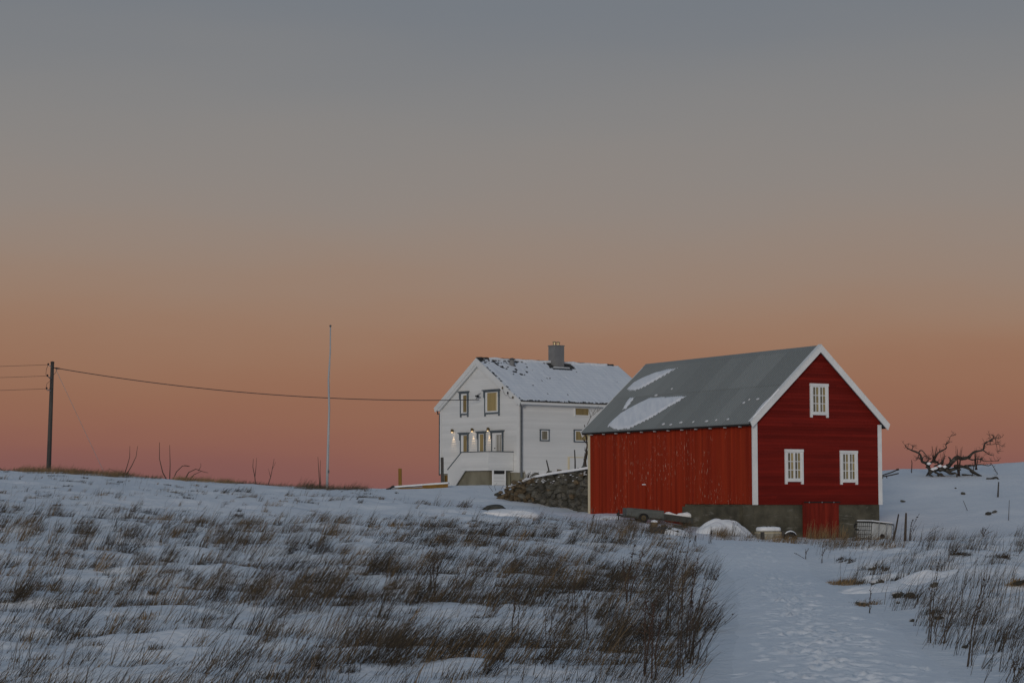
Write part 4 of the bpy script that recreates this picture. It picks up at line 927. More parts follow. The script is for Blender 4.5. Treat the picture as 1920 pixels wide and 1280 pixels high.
# ------------------------------------------------------------------ uprooted tree on the slope behind the barn
TD = 108.5; tb = ground_at(1775, 893); TD = tb.y
tree = empty('fallen_tree', tb); tag(tree, 'dead uprooted tree with twisted bare branches on snowy slope', 'tree')
def tpx(P_, jit=.25):
    d0 = random.uniform(-.7, .7); return [at(1680 + x / 8.727, 800 + y / 8.727, TD + d0 * min(1, i / 2) + random.uniform(-jit, jit)) - tb for i, (x, y) in enumerate(P_)]
def smooth_line(P_, k=4):
    out = []; n = len(P_)
    for i in range(n - 1):
        p0, p1, p2, p3 = P_[max(i - 1, 0)], P_[i], P_[i + 1], P_[min(i + 2, n - 1)]
        for j in range(k):
            t = j / k; out.append(.5 * ((2 * p1) + (p2 - p0) * t + (2 * p0 - 5 * p1 + 4 * p2 - p3) * t * t + (3 * p1 - p0 - 3 * p2 + p3) * t ** 3))
    return out + [P_[-1]]
def limb(P_, w0, w1, name='branch', jit=.12):
    L_ = smooth_line(tpx(P_, jit)); u = TD / FPX / 8.727
    m = MB(); R_ = [max(.008, (w0 + (w1 - w0) * i / (len(L_) - 1)) * u * .43 * random.uniform(.85, 1.15)) for i in range(len(L_))]
    m.tube(L_, R_, 7)
    if name == 'branch':
        for k in range(max(5, len(L_) // 2)):
            j = random.randrange(len(L_) // 3, len(L_)); c_ = L_[j]; v_ = Vector((random.uniform(-1, 1), random.uniform(-.6, .6), random.uniform(-.3, 1))).normalized() * random.uniform(.10, .34)
            e_ = c_ + v_; m.tube([c_, c_ + v_ * .5 + Vector((0, 0, random.uniform(-.03, .04))), e_], [.012, .009, .005], 4)
            w_ = Vector((random.uniform(-1, 1), 0, random.uniform(-.2, 1))).normalized() * .12; m.tube([c_ + v_ * .6, c_ + v_ * .6 + w_], [.007, .004], 4)
    return m.build(name, M['bark'], tree, smooth=True)
limb([(700, 700), (800, 680), (880, 620), (930, 560), (1000, 500), (1080, 520), (1160, 505), (1220, 480)], 95, 58, 'trunk')
limb([(560, 740), (640, 700), (760, 690), (900, 700), (1020, 660)], 80, 50, 'trunk')
limb([(1200, 490), (1240, 440), (1300, 405), (1420, 378), (1440, 320), (1460, 265), (1520, 235), (1580, 190), (1640, 178)], 52, 12)
limb([(1640, 178), (1690, 185), (1740, 162)], 12, 6); limb([(1560, 200), (1545, 165), (1530, 145)], 10, 5); limb([(1590, 185), (1610, 150)], 9, 5)
limb([(1470, 270), (1540, 290), (1640, 280), (1700, 290), (1745, 330)], 16, 5); limb([(1640, 280), (1655, 360), (1668, 430)], 12, 5); limb([(1635, 180), (1630, 270)], 12, 9); limb([(1540, 285), (1545, 230), (1580, 235), (1575, 200)], 18, 12)
limb([(1430, 385), (1480, 420), (1530, 455), (1600, 468)], 24, 10)
limb([(1180, 515), (1250, 540), (1320, 525), (1390, 535), (1440, 560), (1560, 560), (1685, 555)], 30, 8); limb([(1390, 530), (1430, 495)], 22, 10); limb([(1385, 535), (1378, 580)], 16, 8)
limb([(860, 640), (890, 580), (885, 520), (855, 492)], 60, 22, 'snag')
limb([(1290, 540), (1290, 600), (1275, 660), (1245, 800), (1238, 880)], 24, 14)
limb([(1300, 620), (1400, 615), (1510, 635), (1565, 610)], 22, 10); limb([(1575, 620), (1610, 680), (1660, 770)], 14, 8)
limb([(560, 720), (500, 600), (430, 570), (415, 510), (375, 430), (250, 380), (170, 335), (145, 295)], 70, 12)
limb([(255, 380), (275, 335), (268, 295)], 18, 8); limb([(375, 440), (352, 520), (315, 553)], 18, 8); limb([(350, 515), (375, 525)], 10, 6)
limb([(380, 440), (385, 395), (430, 390), (490, 460), (545, 520), (575, 520)], 26, 10); limb([(430, 510), (480, 480), (500, 520)], 20, 8); limb([(470, 590), (530, 545), (545, 520)], 30, 16)
limb([(560, 600), (640, 510), (690, 425), (780, 375), (825, 340), (815, 290), (875, 250)], 40, 14); limb([(830, 270), (870, 215), (895, 150), (975, 130)], 14, 9)
limb([(640, 640), (720, 600), (770, 545), (790, 470)], 36, 10); limb([(600, 580), (640, 560), (700, 610), (620, 640)], 34, 20)
limb([(540, 640), (580, 570), (650, 590), (690, 560)], 40, 16); limb([(800, 660), (830, 610)], 26, 10)
limb([(560, 700), (520, 770), (470, 830)], 50, 18, 'root'); limb([(520, 770), (600, 810), (560, 860)], 40, 20, 'root'); limb([(640, 740), (740, 790), (810, 820), (850, 890)], 46, 14, 'root')
limb([(680, 800), (740, 770), (800, 850)], 50, 26, 'root'); limb([(820, 700), (900, 760), (980, 760), (1000, 830)], 70, 20, 'root'); limb([(1000, 660), (1030, 740), (1035, 810)], 60, 16, 'root')
limb([(960, 640), (1090, 650), (1190, 680), (1250, 740), (1340, 790), (1410, 815)], 66, 26, 'root'); limb([(1080, 780), (1200, 790), (1290, 800), (1400, 850)], 36, 26, 'root'); limb([(1210, 690), (1300, 750), (1400, 800)], 42, 18, 'root')
limb([(1130, 640), (1230, 630), (1290, 640)], 50, 20); limb([(860, 730), (960, 690), (1060, 700)], 60, 30, 'root'); limb([(1095, 520), (1100, 460)], 34, 8, 'snag')
limb([(600, 720), (700, 690), (800, 720), (880, 770)], 44, 30, 'root'); limb([(500, 640), (560, 690), (640, 735)], 70, 40, 'root')
m = MB()
for (cx, cy) in ((605, 690), (650, 675), (800, 650), (540, 600), (720, 640)):
    q = at(1680 + cx / 8.727, 800 + cy / 8.727, TD - .35) - tb; m.tube([q + Vector((-.12, 0, 0)), q, q + Vector((.12, 0, 0))], [.03, .09, .02], 7)
m.build('snow_bits', M['snow'], tree, smooth=True)
# young shoots round the tree
for i, (cx, y0, y1, n) in enumerate(((620, 560, 300, 12), (1030, 800, 270, 16), (1310, 700, 330, 12), (760, 620, 380, 9))):
    st = []
    for k in range(n):
        x = cx + random.uniform(-60, 60); f = random.uniform(.55, 1); st.append(([p + tb for p in tpx([(cx + random.uniform(-25, 25), y0), ((cx + x) / 2, y0 + (y1 - y0) * f * .5), (x, y0 + (y1 - y0) * f)], .2)], .016))
    twigs('young_shoots', None, ('reddish shoots among the broken branches of the fallen tree', 'tall dense shoots rising before the trunk of the fallen tree', 'thin shoots beside the long branch of the fallen tree', 'short shoots between the two limbs of fallen tree')[i], 'shoots', st, 'twig_red')
limb_o = []
q = [at(1680 + x / 8.727, 800 + y / 8.727, TD - 1.5) for x, y in ((1480, 852), (1560, 850), (1640, 825), (1690, 870), (1745, 875))]
m = MB(); m.tube(smooth_line(q), list(np.linspace(.07, .03, 17)), 6); tag(m.build('loose_branch', M['bark'], smooth=True), 'bent loose branch lying on snow beside the fallen tree', 'branch')

# ------------------------------------------------------------------ trailer against the long barn wall
def seat(e, drop=0): return e
tq = at(1206, 984, 88.0); tr = empty('car_trailer', (tq.x, tq.y, gz(tq.x, tq.y)), math.radians(5))
tr.rotation_euler = (0, math.radians(5.0), math.radians(6)); tr.location.z += .10
tag(tr, 'old grey metal trailer with one wheel, half snowed in by barn', 'trailer')
U = 88.0 / FPX                                         # metres per photograph pixel here
# side profile in pixels relative to the wheel centre (x right, z up)
wc = .20
prof = [(-32, 5.5), (-33, 18.5), (-31, 19.5), (38, 19.5), (38, 4.5), (10.5, 4.5), (9.5, 9), (6, 12), (0, 13), (-6, 12), (-9.5, 9), (-10.5, 4.5)]
def TP_(x, z): return (x * U, 0, z * U + .02)
for y0, y1 in ((-.02, .02), (1.08, 1.12)):
    m = MB(); m.prism([Vector(TP_(*p)) + Vector((0, y0, 0)) for p in prof], (0, y1 - y0, 0)); m.build('side_panel', M['zinc'], tr)
m = MB(); m.box(-32 * U, -31 * U, .02, 1.08, 5.5 * U, 19 * U); m.build('front_panel', M['zinc'], tr)
m = MB(); m.box(-31 * U, 38 * U, .021, 1.079, 5.4 * U, 6.6 * U); m.build('bed', M['zinc_dark'], tr)
m = MB(); m.tube([(-32 * U, -.025, 19.8 * U), (38 * U, -.025, 19.8 * U)], .022, 6); m.build('rail', M['zinc'], tr)
m = MB()
for i in range(9):
    a0, a1 = math.pi * i / 9, math.pi * (i + 1) / 9; r0, r1 = 10.5 * U, 11.6 * U
    m.hexa([(r0 * math.cos(a0), -.10, r0 * math.sin(a0) + .06), (r0 * math.cos(a1), -.10, r0 * math.sin(a1) + .06), (r0 * math.cos(a1), .0, r0 * math.sin(a1) + .06), (r0 * math.cos(a0), .0, r0 * math.sin(a0) + .06),
            (r1 * math.cos(a0), -.10, r1 * math.sin(a0) + .06), (r1 * math.cos(a1), -.10, r1 * math.sin(a1) + .06), (r1 * math.cos(a1), .0, r1 * math.sin(a1) + .06), (r1 * math.cos(a0), .0, r1 * math.sin(a0) + .06)])
m.build('mudguard', M['zinc'], tr)
for yw_ in (-.09, 1.05):
    m = MB(); m.tube([(0, yw_, .10), (0, yw_ + .03, .10), (0, yw_ + .11, .10), (0, yw_ + .14, .10)], [.19, .215, .215, .19], 20); wh = m.build('wheel', M['rubber'], tr, smooth=False)
    m = MB(); m.tube([(0, yw_ - .012, .10), (0, yw_ + .05, .10)], [.11, .125], 16); m.build('rim', M['rim'], wh)
    m = MB(); m.tube([(0, yw_ - .03, .10), (0, yw_ - .011, .10)], .04, 10); m.build('hub', M['zinc_dark'], wh)
# lower tail flap running on to the concrete
m = MB(); m.hexa([(36 * U, -.02, 3.5 * U), (99 * U, .05, 1.5 * U), (99 * U, .10, 1.5 * U), (36 * U, .03, 3.5 * U), (36 * U, -.02, 15.5 * U), (99 * U, .05, 12.5 * U), (99 * U, .10, 12.5 * U), (36 * U, .03, 15.5 * U)]); m.build('tail_panel', M['zinc_dark'], tr)
m = MB(); m.hexa([(38 * U, .031, 6 * U), (97 * U, .101, 5 * U), (97 * U, 1.0, 5 * U), (38 * U, 1.0, 6 * U), (38 * U, .031, 7 * U), (97 * U, .101, 6 * U), (97 * U, 1.0, 6 * U), (38 * U, 1.0, 7 * U)]); m.build('tail_floor', M['zinc_dark'], tr)
for x in (52, 66, 82): m = MB(); m.box(x * U, (x + 1.6) * U, -.05 + (x - 36) * .0008, -.018 + (x - 36) * .0012, 4.5 * U, 13 * U); m.build('stiffener', M['zinc_dark'], tr)
m = MB(); m.box(-38 * U, -10 * U, .50, .58, 2 * U, 5 * U); m.box(-30 * U, 40 * U, .06, .12, 2.2 * U, 5.2 * U); m.box(-30 * U, 40 * U, .98, 1.04, 2.2 * U, 5.2 * U); m.build('chassis', M['zinc_dark'], tr)
m = MB(); m.tube([(-34 * U, .54, 4 * U), (-44 * U, .54, 6 * U)], .04, 6); m.box(-47 * U, -42 * U, .48, .60, 4 * U, 10 * U); m.build('drawbar', M['blackplastic'], tr)
m = MB(); m.tube([(-44 * U, .45, 14 * U), (-44 * U, .45, -4 * U)], .03, 8); m.tube([(-44 * U, .45, 14 * U), (-46 * U, .40, 15 * U)], .02, 6); m.build('jockey_stand', M['blackplastic'], tr)
sm = MB()
for (x, z, a_, b_) in ((50, 14.5, .22, .07), (56, 14, .25, .05), (76, 12.5, .34, .10), (84, 13, .3, .12), (90, 11.5, .2, .06)): sm.tube([(x * U - a_, .3, z * U), (x * U - a_ * .5, .3, z * U + b_ * .5), (x * U, .3, z * U + b_ * .7), (x * U + a_ * .6, .3, z * U + b_ * .4), (x * U + a_, .3, z * U)], [.03, b_, b_ * 1.2, b_, .03], 8)
o = sm.build('snow_load', M['snow'], tr, smooth=True)

# ------------------------------------------------------------------ things lying in the snow before the barn
def place(px, py, name, label, cat, rz=0):
    p = ground_at(px, py); return tag(empty(name, p, rz), label, cat), p
lg, p = place(1226, 995, 'tree_stump', 'short brown wooden stump before the trailer', 'stump', .3)
m = MB(); m.tube([(0, 0, -.15), (0, 0, .1), (.02, 0, .36)], [.17, .15, .16], 12); m.build('trunk', M['rock_brown'], lg); m = MB(); m.tube([(.02, 0, .361), (.02, 0, .43), (.02, 0, .46)], [.16, .13, .03], 12); m.build('snow_cap', M['snow'], lg, smooth=True)
for i, (px, py, a_, b_, c_, lb, mt) in enumerate(((1235, 997, .22, .12, .14, 'dark timber end below the trailer tail', 'wood_grey'), (1244, 989, .10, .08, .08, 'small orange rusty piece below the trailer tail', 'rim'), (1255, 997, .3, .1, .05, 'dark flat board in the rubble before the trailer', 'wood_grey'), (1275, 986, .35, .06, .03, 'thin brown plank across the snowy rubble', 'rock_brown'))):
    p = ground_at(px, py + 2); m = MB(); m.hexa([(-a_, -b_, -.05), (a_, -b_, -.05), (a_, b_, -.05), (-a_, b_, -.05), (-a_ * .9, -b_, c_), (a_, -b_, c_ * 1.2), (a_, b_, c_ * 1.2), (-a_ * .9, b_, c_)]); o = m.build('timber_piece', M[mt], bevel=.012); o.location = (p.x, p.y, p.z + .03); o.rotation_euler = (.05, .08, random.uniform(-.5, .5)); tag(o, lb, 'timber')
def heap(px, py, ax_, ay_, h, label, seed, spots=0, name='snow_heap'):
    p = ground_at(px, py); n = 44; m_V = []; 
    u = np.linspace(-1.15, 1.15, n); XX, YY = np.meshgrid(u, u); r2 = XX ** 2 + YY ** 2
    prof_ = np.clip(1 - r2, -.3, 1); prof_ = np.where(prof_ > 0, prof_ ** .8, prof_)
    nz = fbm(XX.ravel() * 2 + seed, YY.ravel() * 2, seed).reshape(XX.shape)
    WX, WY = p.x + XX * ax_, p.y + ay_ * .6 + YY * ay_
    zz = terr(WX.ravel(), WY.ravel()).reshape(XX.shape) + h * prof_ * (1 + .7 * nz) - .04
    ids = np.arange(XX.size).reshape(XX.shape); Fq = np.stack([ids[:-1, :-1], ids[:-1, 1:], ids[1:, 1:], ids[1:, :-1]], -1).reshape(-1, 4)
    return tag(np_mesh(name, np.c_[WX.ravel(), WY.ravel(), zz.ravel()], Fq, M['snow']), label, 'snow')
heap(1360, 1001, 1.25, 1.0, .62, 'big smooth snow heap against the concrete base of the barn', 5)
heap(1268, 1003, .62, .5, .20, 'small snow heap over rubble below the trailer tail', 8)
heap(1150, 973, 1.1, .6, .16, 'low snow bank along the foot of the red long wall', 12)
for i in range(9):
    p = ground_at(random.uniform(1248, 1290), random.uniform(994, 1003)); o = link_mesh('rock', random.choice(RK), None, (p.x, p.y + .2, p.z + .16), (random.random(), random.random(), random.random() * 3), (random.uniform(.05, .11),) * 3); tag(o, 'little dark stone sticking out of the rubble heap by the trailer', 'stone', 'stones in the rubble heap')
# snow covered tub
tb_, p = place(1441, 1006, 'plastic_tub', 'low pale upturned tub with snow on top by the concrete base', 'tub', .45)
def rbox(m, a_, b_, z0, z1, k, top=.8):
    n = 20; lo_, hi_ = [], []
    for i in range(n):
        an = 2 * math.pi * i / n; c_, s_ = math.cos(an), math.sin(an); e = .5
        lo_.append((a_ * math.copysign(abs(c_) ** e, c_), b_ * math.copysign(abs(s_) ** e, s_), z0)); 
    rings = [[(x, y, z0) for x, y, _ in lo_], [(x, y, z0 + (z1 - z0) * .55) for x, y, _ in lo_], [(x * .93, y * .93, z0 + (z1 - z0) * .85) for x, y, _ in lo_], [(x * top, y * top, z1) for x, y, _ in lo_]]
    vs = [p_ for r_ in rings for p_ in r_]; fs = [(r_ * n + i, r_ * n + (i + 1) % n, (r_ + 1) * n + (i + 1) % n, (r_ + 1) * n + i) for r_ in range(3) for i in range(n)] + [tuple(range(n - 1, -1, -1)), tuple(3 * n + i for i in range(n))]
    m.add(vs, fs); return m
rbox(MB(), .54, .36, -.1, .30, .5, .8).build('body', M['pale'], tb_, smooth=False)
m = MB(); rbox(m, .56, .38, .15, .19, .5, 1.0).build('rim', M['cream'], tb_)
rbox(MB(), .50, .33, .22, .42, .5, .45).build('snow_cap', M['snow'], tb_, smooth=True)
for x in (-.22, -.05, .3): m = MB(); m.tube([(x, -.30, .30), (x + .03, -.20, .39), (x + .06, -.08, .43)], .024, 6); m.build('strap', M['blackplastic'], tb_)
m = MB(); m.box(-.56, -.44, -.37, -.25, -.1, .2); m.box(.44, .56, -.37, -.25, -.1, .24); m.build('foot', M['wood_grey'], tb_)
# half buried tyre
ty, p = place(1478, 1008, 'old_tyre', 'half buried dark tyre beside the pale tub', 'tyre', .5)
m = MB(); R0, r0 = .32, .11; vs, fs = [], []
for i in range(28):
    for j in range(10):
        a_, b_ = 2 * math.pi * i / 28, 2 * math.pi * j / 10; q = R0 + r0 * math.cos(b_); vs.append((q * math.cos(a_), r0 * 1.2 * math.sin(b_), q * math.sin(a_)))
fs = [(i * 10 + j, ((i + 1) % 28) * 10 + j, ((i + 1) % 28) * 10 + (j + 1) % 10, i * 10 + (j + 1) % 10) for i in range(28) for j in range(10)]
m.add(vs, fs); o = m.build('casing', M['rubber'], ty, smooth=True); o.location = (0, 0, -.12); o.rotation_euler = (.5, 0, 0)
m = MB(); m.tube([(.4 * math.cos(t_) * .95, -.14, .4 * math.sin(t_) * .92 - .10) for t_ in np.linspace(.5, 2.4, 12)], [.01, .03, .04, .045, .045, .05, .05, .045, .04, .04, .03, .01], 6); m.build('snow_rim', M['snow'], ty, smooth=True)

# ------------------------------------------------------------------ tipped liquid container with cage
tk_p = at(1637, 1019, 82.6); tk = empty('liquid_container', (tk_p.x, tk_p.y, gz(tk_p.x, tk_p.y) - .04)); tk.rotation_euler = (0, math.radians(5.5), .48)
tag(tk, 'white plastic liquid container tipped on its side in wire cage', 'container')
bw, bd, bh = 1.16, 1.10, 1.05
m = MB(); m.box(-bw / 2 + .03, bw / 2 - .03, -bd / 2 + .04, bd / 2 - .04, .03, bh - .03); m.build('bottle', M['plastic'], tk, bevel=.07)
m = MB(); m.tube([(.02, -bd / 2 - .04, .50), (.02, -bd / 2 + .0, .50), (.02, -bd / 2 + .05, .50)], [.085, .10, .10], 18); m.build('lid', M['blackplastic'], tk)
for x in (-.20, .20): m = MB(); m.tube([(x, -bd / 2 - .012, .0), (x, -bd / 2 - .012, bh)], .022, 8); m.build('cross_bar', M['steel'], tk)
m = MB(); r_ = .008
for s in (-1, 1):                                      # cage sides (they were the walls of the upright container)
    X_ = s * (bw / 2 + .005)
    for k in range(9): y = -bd / 2 + bd * k / 8; m.tube([(X_, y, .0), (X_, y, bh)], r_, 5)
    for k in range(7): z = .02 + (bh - .04) * k / 6; m.tube([(X_, -bd / 2, z), (X_, bd / 2, z)], r_ * 1.2, 5)
for k in range(9): y = -bd / 2 + bd * k / 8; m.tube([(-bw / 2, y, bh + .005), (bw / 2, y, bh + .005)], r_, 5)
for k in range(7): x = -bw / 2 + bw * k / 6; m.tube([(x, -bd / 2, bh + .012), (x, bd / 2, bh + .012)], r_, 5)
rim_ = [(-bw / 2, 0), (-bw / 2, bh - .08), (-bw / 2 + .08, bh), (bw / 2 - .1, bh), (bw / 2, bh - .1), (bw / 2, 0)]
m.tube([(x, -bd / 2 - .006, z) for x, z in rim_], .016, 6); m.build('cage', M['zinc_dark'], tk)
m = MB(); m.box(-bw / 2 + .02, bw / 2 - .06, -bd / 2 + .01, bd / 2 - .05, bh + .02, bh + .07); m.build('snow_cap', M['snow'], tk, bevel=.03)
m = MB(); m.tube([(-bw / 2 - .02, .3, .72), (-bw / 2 - .12, .3, .70), (-bw / 2 - .16, .3, .72)], .03, 6); m.tube([(-bw / 2 - .02, .45, .95), (-bw / 2 - .09, .45, .9), (-bw / 2 - .09, .45, .78)], .04, 6); m.build('valve', M['blackplastic'], tk)

# ------------------------------------------------------------------ stakes and fence posts
def stick(P_, d, r, label, name='stake', mt='twig', cat='stake', grp=None):
    m = MB(); L_ = pxs(P_, d); L_[0] = L_[0] - (L_[1] - L_[0]).normalized() * .25
    m.tube(L_, list(np.linspace(r, r * .6, len(L_))), 6); return tag(m.build(name, M[mt], smooth=True), label, cat, grp)
def stickg(P_, r, label, **k): d = ground_at(P_[0][0], P_[0][1]).y; return stick(P_, d, r, label, **k)
stickg([(1697, 1012), (1698, 985), (1699, 961)], .045, 'thick dark upright stake beside the tipped container')
stickg([(1675, 1012), (1680, 990), (1685, 963)], .035, 'slanting stake with crosspiece against the tipped container')
stickg([(1669, 993), (1677, 993.5), (1687, 994.5)], .02, 'short crosspiece behind the tipped container', name='rail', cat='rail')
stickg([(1871, 932), (1872.5, 903)], .05, 'short weathered fence post on the slope below the fallen tree', name='fence_post', mt='wood_grey', cat='post')
stickg([(1814, 957), (1806, 938)], .018, 'thin stick leaning out of the snowy slope')
stickg([(1891, 975), (1892.5, 937)], .018, 'thin upright stick on the slope below the fence post')
stickg([(1709, 886), (1710, 868), (1709, 862)], .03, 'short dark stump of a stalk on the slope crest by fallen tree')
bars = empty('metal_bars', at(1655, 893, 99)); tag(bars, 'two thin metal bars jutting out from behind the barn', 'bars'); bo = bars.location
for P_ in ([(1650, 892), (1672, 885), (1684, 879.5)], [(1650, 894), (1670, 890.5), (1685, 887)], [(1654, 892), (1655, 897)], [(1662, 891), (1663, 896)]): m = MB(); m.tube([p - bo for p in pxs(P_, 98.8)], .03, 6); m.build('bar', M['twig'], bars)
m = MB(); p = at(1683, 880, 98.8) - bo; m.tube([p + Vector((-.06, 0, 0)), p, p + Vector((.06, 0, .02))], .05, 6); m.build('tip', M['twig'], bars)

# ------------------------------------------------------------------ stones in the snow
for i, (px, py, w, h, lb) in enumerate(((1645, 1097, 26, 13, 'broad dark stone on the bank beside the tawny tuft'), (1684, 1103, 14, 7, 'flat dark stone between larger ones on the bank'), (1684, 1117, 22, 9, 'long dark stone lying on the snowy bank'), (1706, 1118, 14, 10, 'curved dark stone leaning in the snowy bank'),
        (1616, 1135, 20, 9, 'low olive stone at the edge of the path'), (1711, 1086, 14, 9, 'pointed dark stone high on the bank'), (1723, 1081, 16, 7, 'mossy flat stone on top of the bank'), (1741, 1081, 16, 8, 'rounded mossy stone on top of the bank'), (1752, 1100, 14, 9, 'tilted brown stone among stalks on the bank'),
        (1684, 1131, 8, 5, 'small stone below the long dark stone'), (1636, 1067, 14, 6, 'thin dark stone near the upper bank grass'), (1760, 1160, 16, 7, 'dark stone among the dense stalks on the bank'), (1710, 1165, 10, 6, 'small dark stone by the path edge under stalks'),
        (1806, 927, 9, 5, 'single dark stone on the smooth slope'), (1853, 965, 12, 6, 'mossy stone next to a thin dark one on smooth slope'), (1864, 961, 14, 4, 'thin dark stone beside the mossy one on the slope'), (1693, 941, 9, 4, 'little dark tuft stone on the slope by the barn'), (1810, 1214, 14, 6, 'forked dark clod on snow below the tall stalks'), (1908, 1097, 20, 9, 'tawny mossy mound at the bank, tufted with grass'), (1792, 916, 4, 3, 'tiny dark stone below the fallen tree'))):
    p = ground_at(px, py); u = p.y / FPX; o = link_mesh('rock', rock_mesh(200 + i, M['rock'], 3, 1.1), None, (p.x, p.y, p.z + h * u * .32), (random.uniform(-.3, .3), random.uniform(-.3, .3), random.random() * 3), (w * u * .60, w * u * .5, h * u * .55)); tag(o, lb, 'stone')
    if i < 13:
        sc_o = link_mesh('snow_cap', SN, o, (.05, .25, .42), (0, 0, 0), (.95, .95, .75))
for px, py, lb in ((1662, 1086, 'snow pillow on the stones of the bank'), (1730, 1092, 'snow pillow between mossy stones of the bank'), (1640, 1110, 'snow pillow under the broad dark stone')):
    heap(px, py, .75, .5, .16, lb, int(px) % 50, name='snow_pillow')

# ------------------------------------------------------------------ dry grass
def in_any(x, y):
    keep = np.ones(len(x), bool)
    a, b = path_edges(y); keep &= ~((x > a - .12) & (x < b + .1) & (y < 77))
    for Fm, x0, x1, y0, y1 in ((BB, -.5, BW + .3, -.3, BL + .3), (HH, -2.6, HL_ + .5, -.5, HW_ + .5)):
        lx = (x - Fm.o.x) * Fm.c + (y - Fm.o.y) * Fm.s; ly = -(x - Fm.o.x) * Fm.s + (y - Fm.o.y) * Fm.c
        keep &= ~((lx > x0) & (lx < x1) & (ly > y0) & (ly < y1))
    return keep
def to_px(x, y, z):
    v = z - CAMZ; yd = y * CP + v * SP; return 960 + FPX * x / yd, 640 - FPX * (-y * SP + v * CP) / yd
class Blades:
    def __init__(self): self.V = []; self.T = []; self.tint = []; self.n = 0
    def add(self, bx_, by_, bz_, hgt, dirx, diry, lean, width, tint):
        """arrays: base, length, lean direction, lean (0 upright .. 1 flat), width"""
        n = len(bx_); curve = rng.uniform(.15, .95, n); up = np.sqrt(np.clip(1 - lean ** 2, .02, 1)); l1 = lean * (1 - curve * .5); u1 = np.sqrt(np.clip(1 - l1 ** 2, .02, 1))
        P0 = np.c_[bx_, by_, bz_ - .03]; D1 = np.c_[dirx * l1, diry * l1, u1]; l2 = np.clip(lean * (1 + curve * .7), 0, .995); D2 = np.c_[dirx * l2, diry * l2, np.sqrt(1 - l2 ** 2)]
        P1 = P0 + D1 * (hgt * .5 + .03)[:, None]; P2 = P1 + D2 * (hgt * .5)[:, None]
        an = rng.uniform(0, math.pi, n) * .5 - .4; sx_ = np.c_[np.cos(an), np.sin(an), np.zeros(n)] * (width * .5)[:, None]
        vs = np.stack([P0 - sx_, P0 + sx_, P1 - sx_ * .8, P1 + sx_ * .8, P2 - sx_ * .25, P2 + sx_ * .25], 1).reshape(-1, 3)
        b = self.n * 6 + np.arange(n)[:, None] * 6
        f = np.concatenate([b + np.array([0, 1, 3, 2]), b + np.array([2, 3, 5, 4])], 0)
        self.V.append(vs); self.T.append(f); self.tint.append(np.r_[tint, tint]); self.n += n
    def build(self, name, label):
        return tag(np_mesh(name, np.concatenate(self.V), np.concatenate(self.T), M['grass'], False, np.clip(np.concatenate(self.tint), 0, 1)), label, 'grass', kind='stuff')
def clumps(B, cx, cy, rad, nb, h, lean, wid, tint, squash=.55, wind=(.99, -.12), spread=.28):
    k = np.repeat(np.arange(len(cx)), np.asarray(nb, int)); n = len(k)
    if not n: return
    r = np.asarray(rad)[k] * rng.random(n) ** .7; a = rng.uniform(0, 2 * math.pi, n)
    x = np.asarray(cx)[k] + r * np.cos(a) * 1.3; y = np.asarray(cy)[k] + r * np.sin(a) * squash; z = terr(x, y)
    wa = math.atan2(wind[1], wind[0]) + rng.normal(0, spread, n) + rng.normal(0, .18, len(cx))[k]
    hh = np.asarray(h)[k] * rng.uniform(.35, 1.1, n); ll = np.clip(np.asarray(lean)[k] + rng.normal(0, .15, n), .03, .985)
    B.add(x, y, z, hh, np.cos(wa), np.sin(wa), ll, np.asarray(wid)[k] * rng.uniform(.6, 1.3, n), np.asarray(tint)[k] + rng.normal(0, .15, n))
def field(n, dmin, dmax, power, dens, hmul, seed):
    """clump centres over the ground between two distances, thinned by a density function of place"""
    u = rng.random(n * 5); d = (dmin ** power + u * (dmax ** power - dmin ** power)) ** (1 / power)
    az = rng.uniform(-.31, .31, n * 5); x = d * np.tan(az); y = d
    ok = in_any(x, y); x, y = x[ok], y[ok]
    px, py = to_px(x, y, terr(x, y)); p = dens(x, y, px, py); k = rng.random(len(x)) < p
    return x[k][:n], y[k][:n], px[k][:n], py[k][:n]
def streak(x, y, s): return .5 + fbm(x / 3.2, y / 1.6, s) * 1.25 + fbm(x / 9, y / 7, s + 9) * .9
def dens_left(x, y, px, py):
    left = 1 - sstep(1260, 1340, px + (py - 1000) * .0)
    st_ = sstep(.30, .66, streak(x, y, 101))
    far = 1 - .75 * sstep(62, 100, y); tl = 1 - .6 * (1 - sstep(250, 650, px)) * sstep(45, 90, y)
    clear = 1 - sstep(690, 760, px) * (1 - sstep(1090, 1110, px)) * sstep(74, 90, y) * .97
    return left * st_ * far * tl * clear * (1 - sstep(108, 112, y)) * (.45 + .55 * sstep(17, 26, y))
B = Blades()
# tussocks: groups of clumps stretched across the slope, each group with its own bend and colour
tx, ty, px, py = field(330, 12, 110, -.3, dens_left, 1, 1)
cx_l, cy_l, rd, nb, hh, ln_, ti = [], [], [], [], [], [], []
for X0, Y0 in zip(tx, ty):
    k = rng.integers(2, 9); w = rng.uniform(.3, 1.1) * (1 + Y0 * .012); lean0 = rng.uniform(.78, .985); t0 = rng.choice([.05, .15, .28, .36, .45, .62]); h0 = rng.uniform(.55, 1.05) * (1 - .55 * float(sstep(40, 105, Y0)))
    for _ in range(k):
        cx_l.append(X0 + rng.normal() * w); cy_l.append(Y0 + rng.normal() * w * .28); rd.append(rng.uniform(.06, .22) * (1 + Y0 * .006)); nb.append(rng.integers(9, 32))
        hh.append(h0 * rng.uniform(.55, 1.15)); ln_.append(lean0 + rng.normal() * .08); ti.append(t0 + rng.normal() * .1)
cx_l, cy_l, hh, ln_, ti = map(np.array, (cx_l, cy_l, hh, ln_, ti)); ok = in_any(cx_l, cy_l); nb = np.array(nb); rd = np.array(rd)
clumps(B, cx_l[ok], cy_l[ok], rd[ok], nb[ok], hh[ok], ln_[ok], .0046 + cy_l[ok] * .00009, ti[ok], spread=.34)
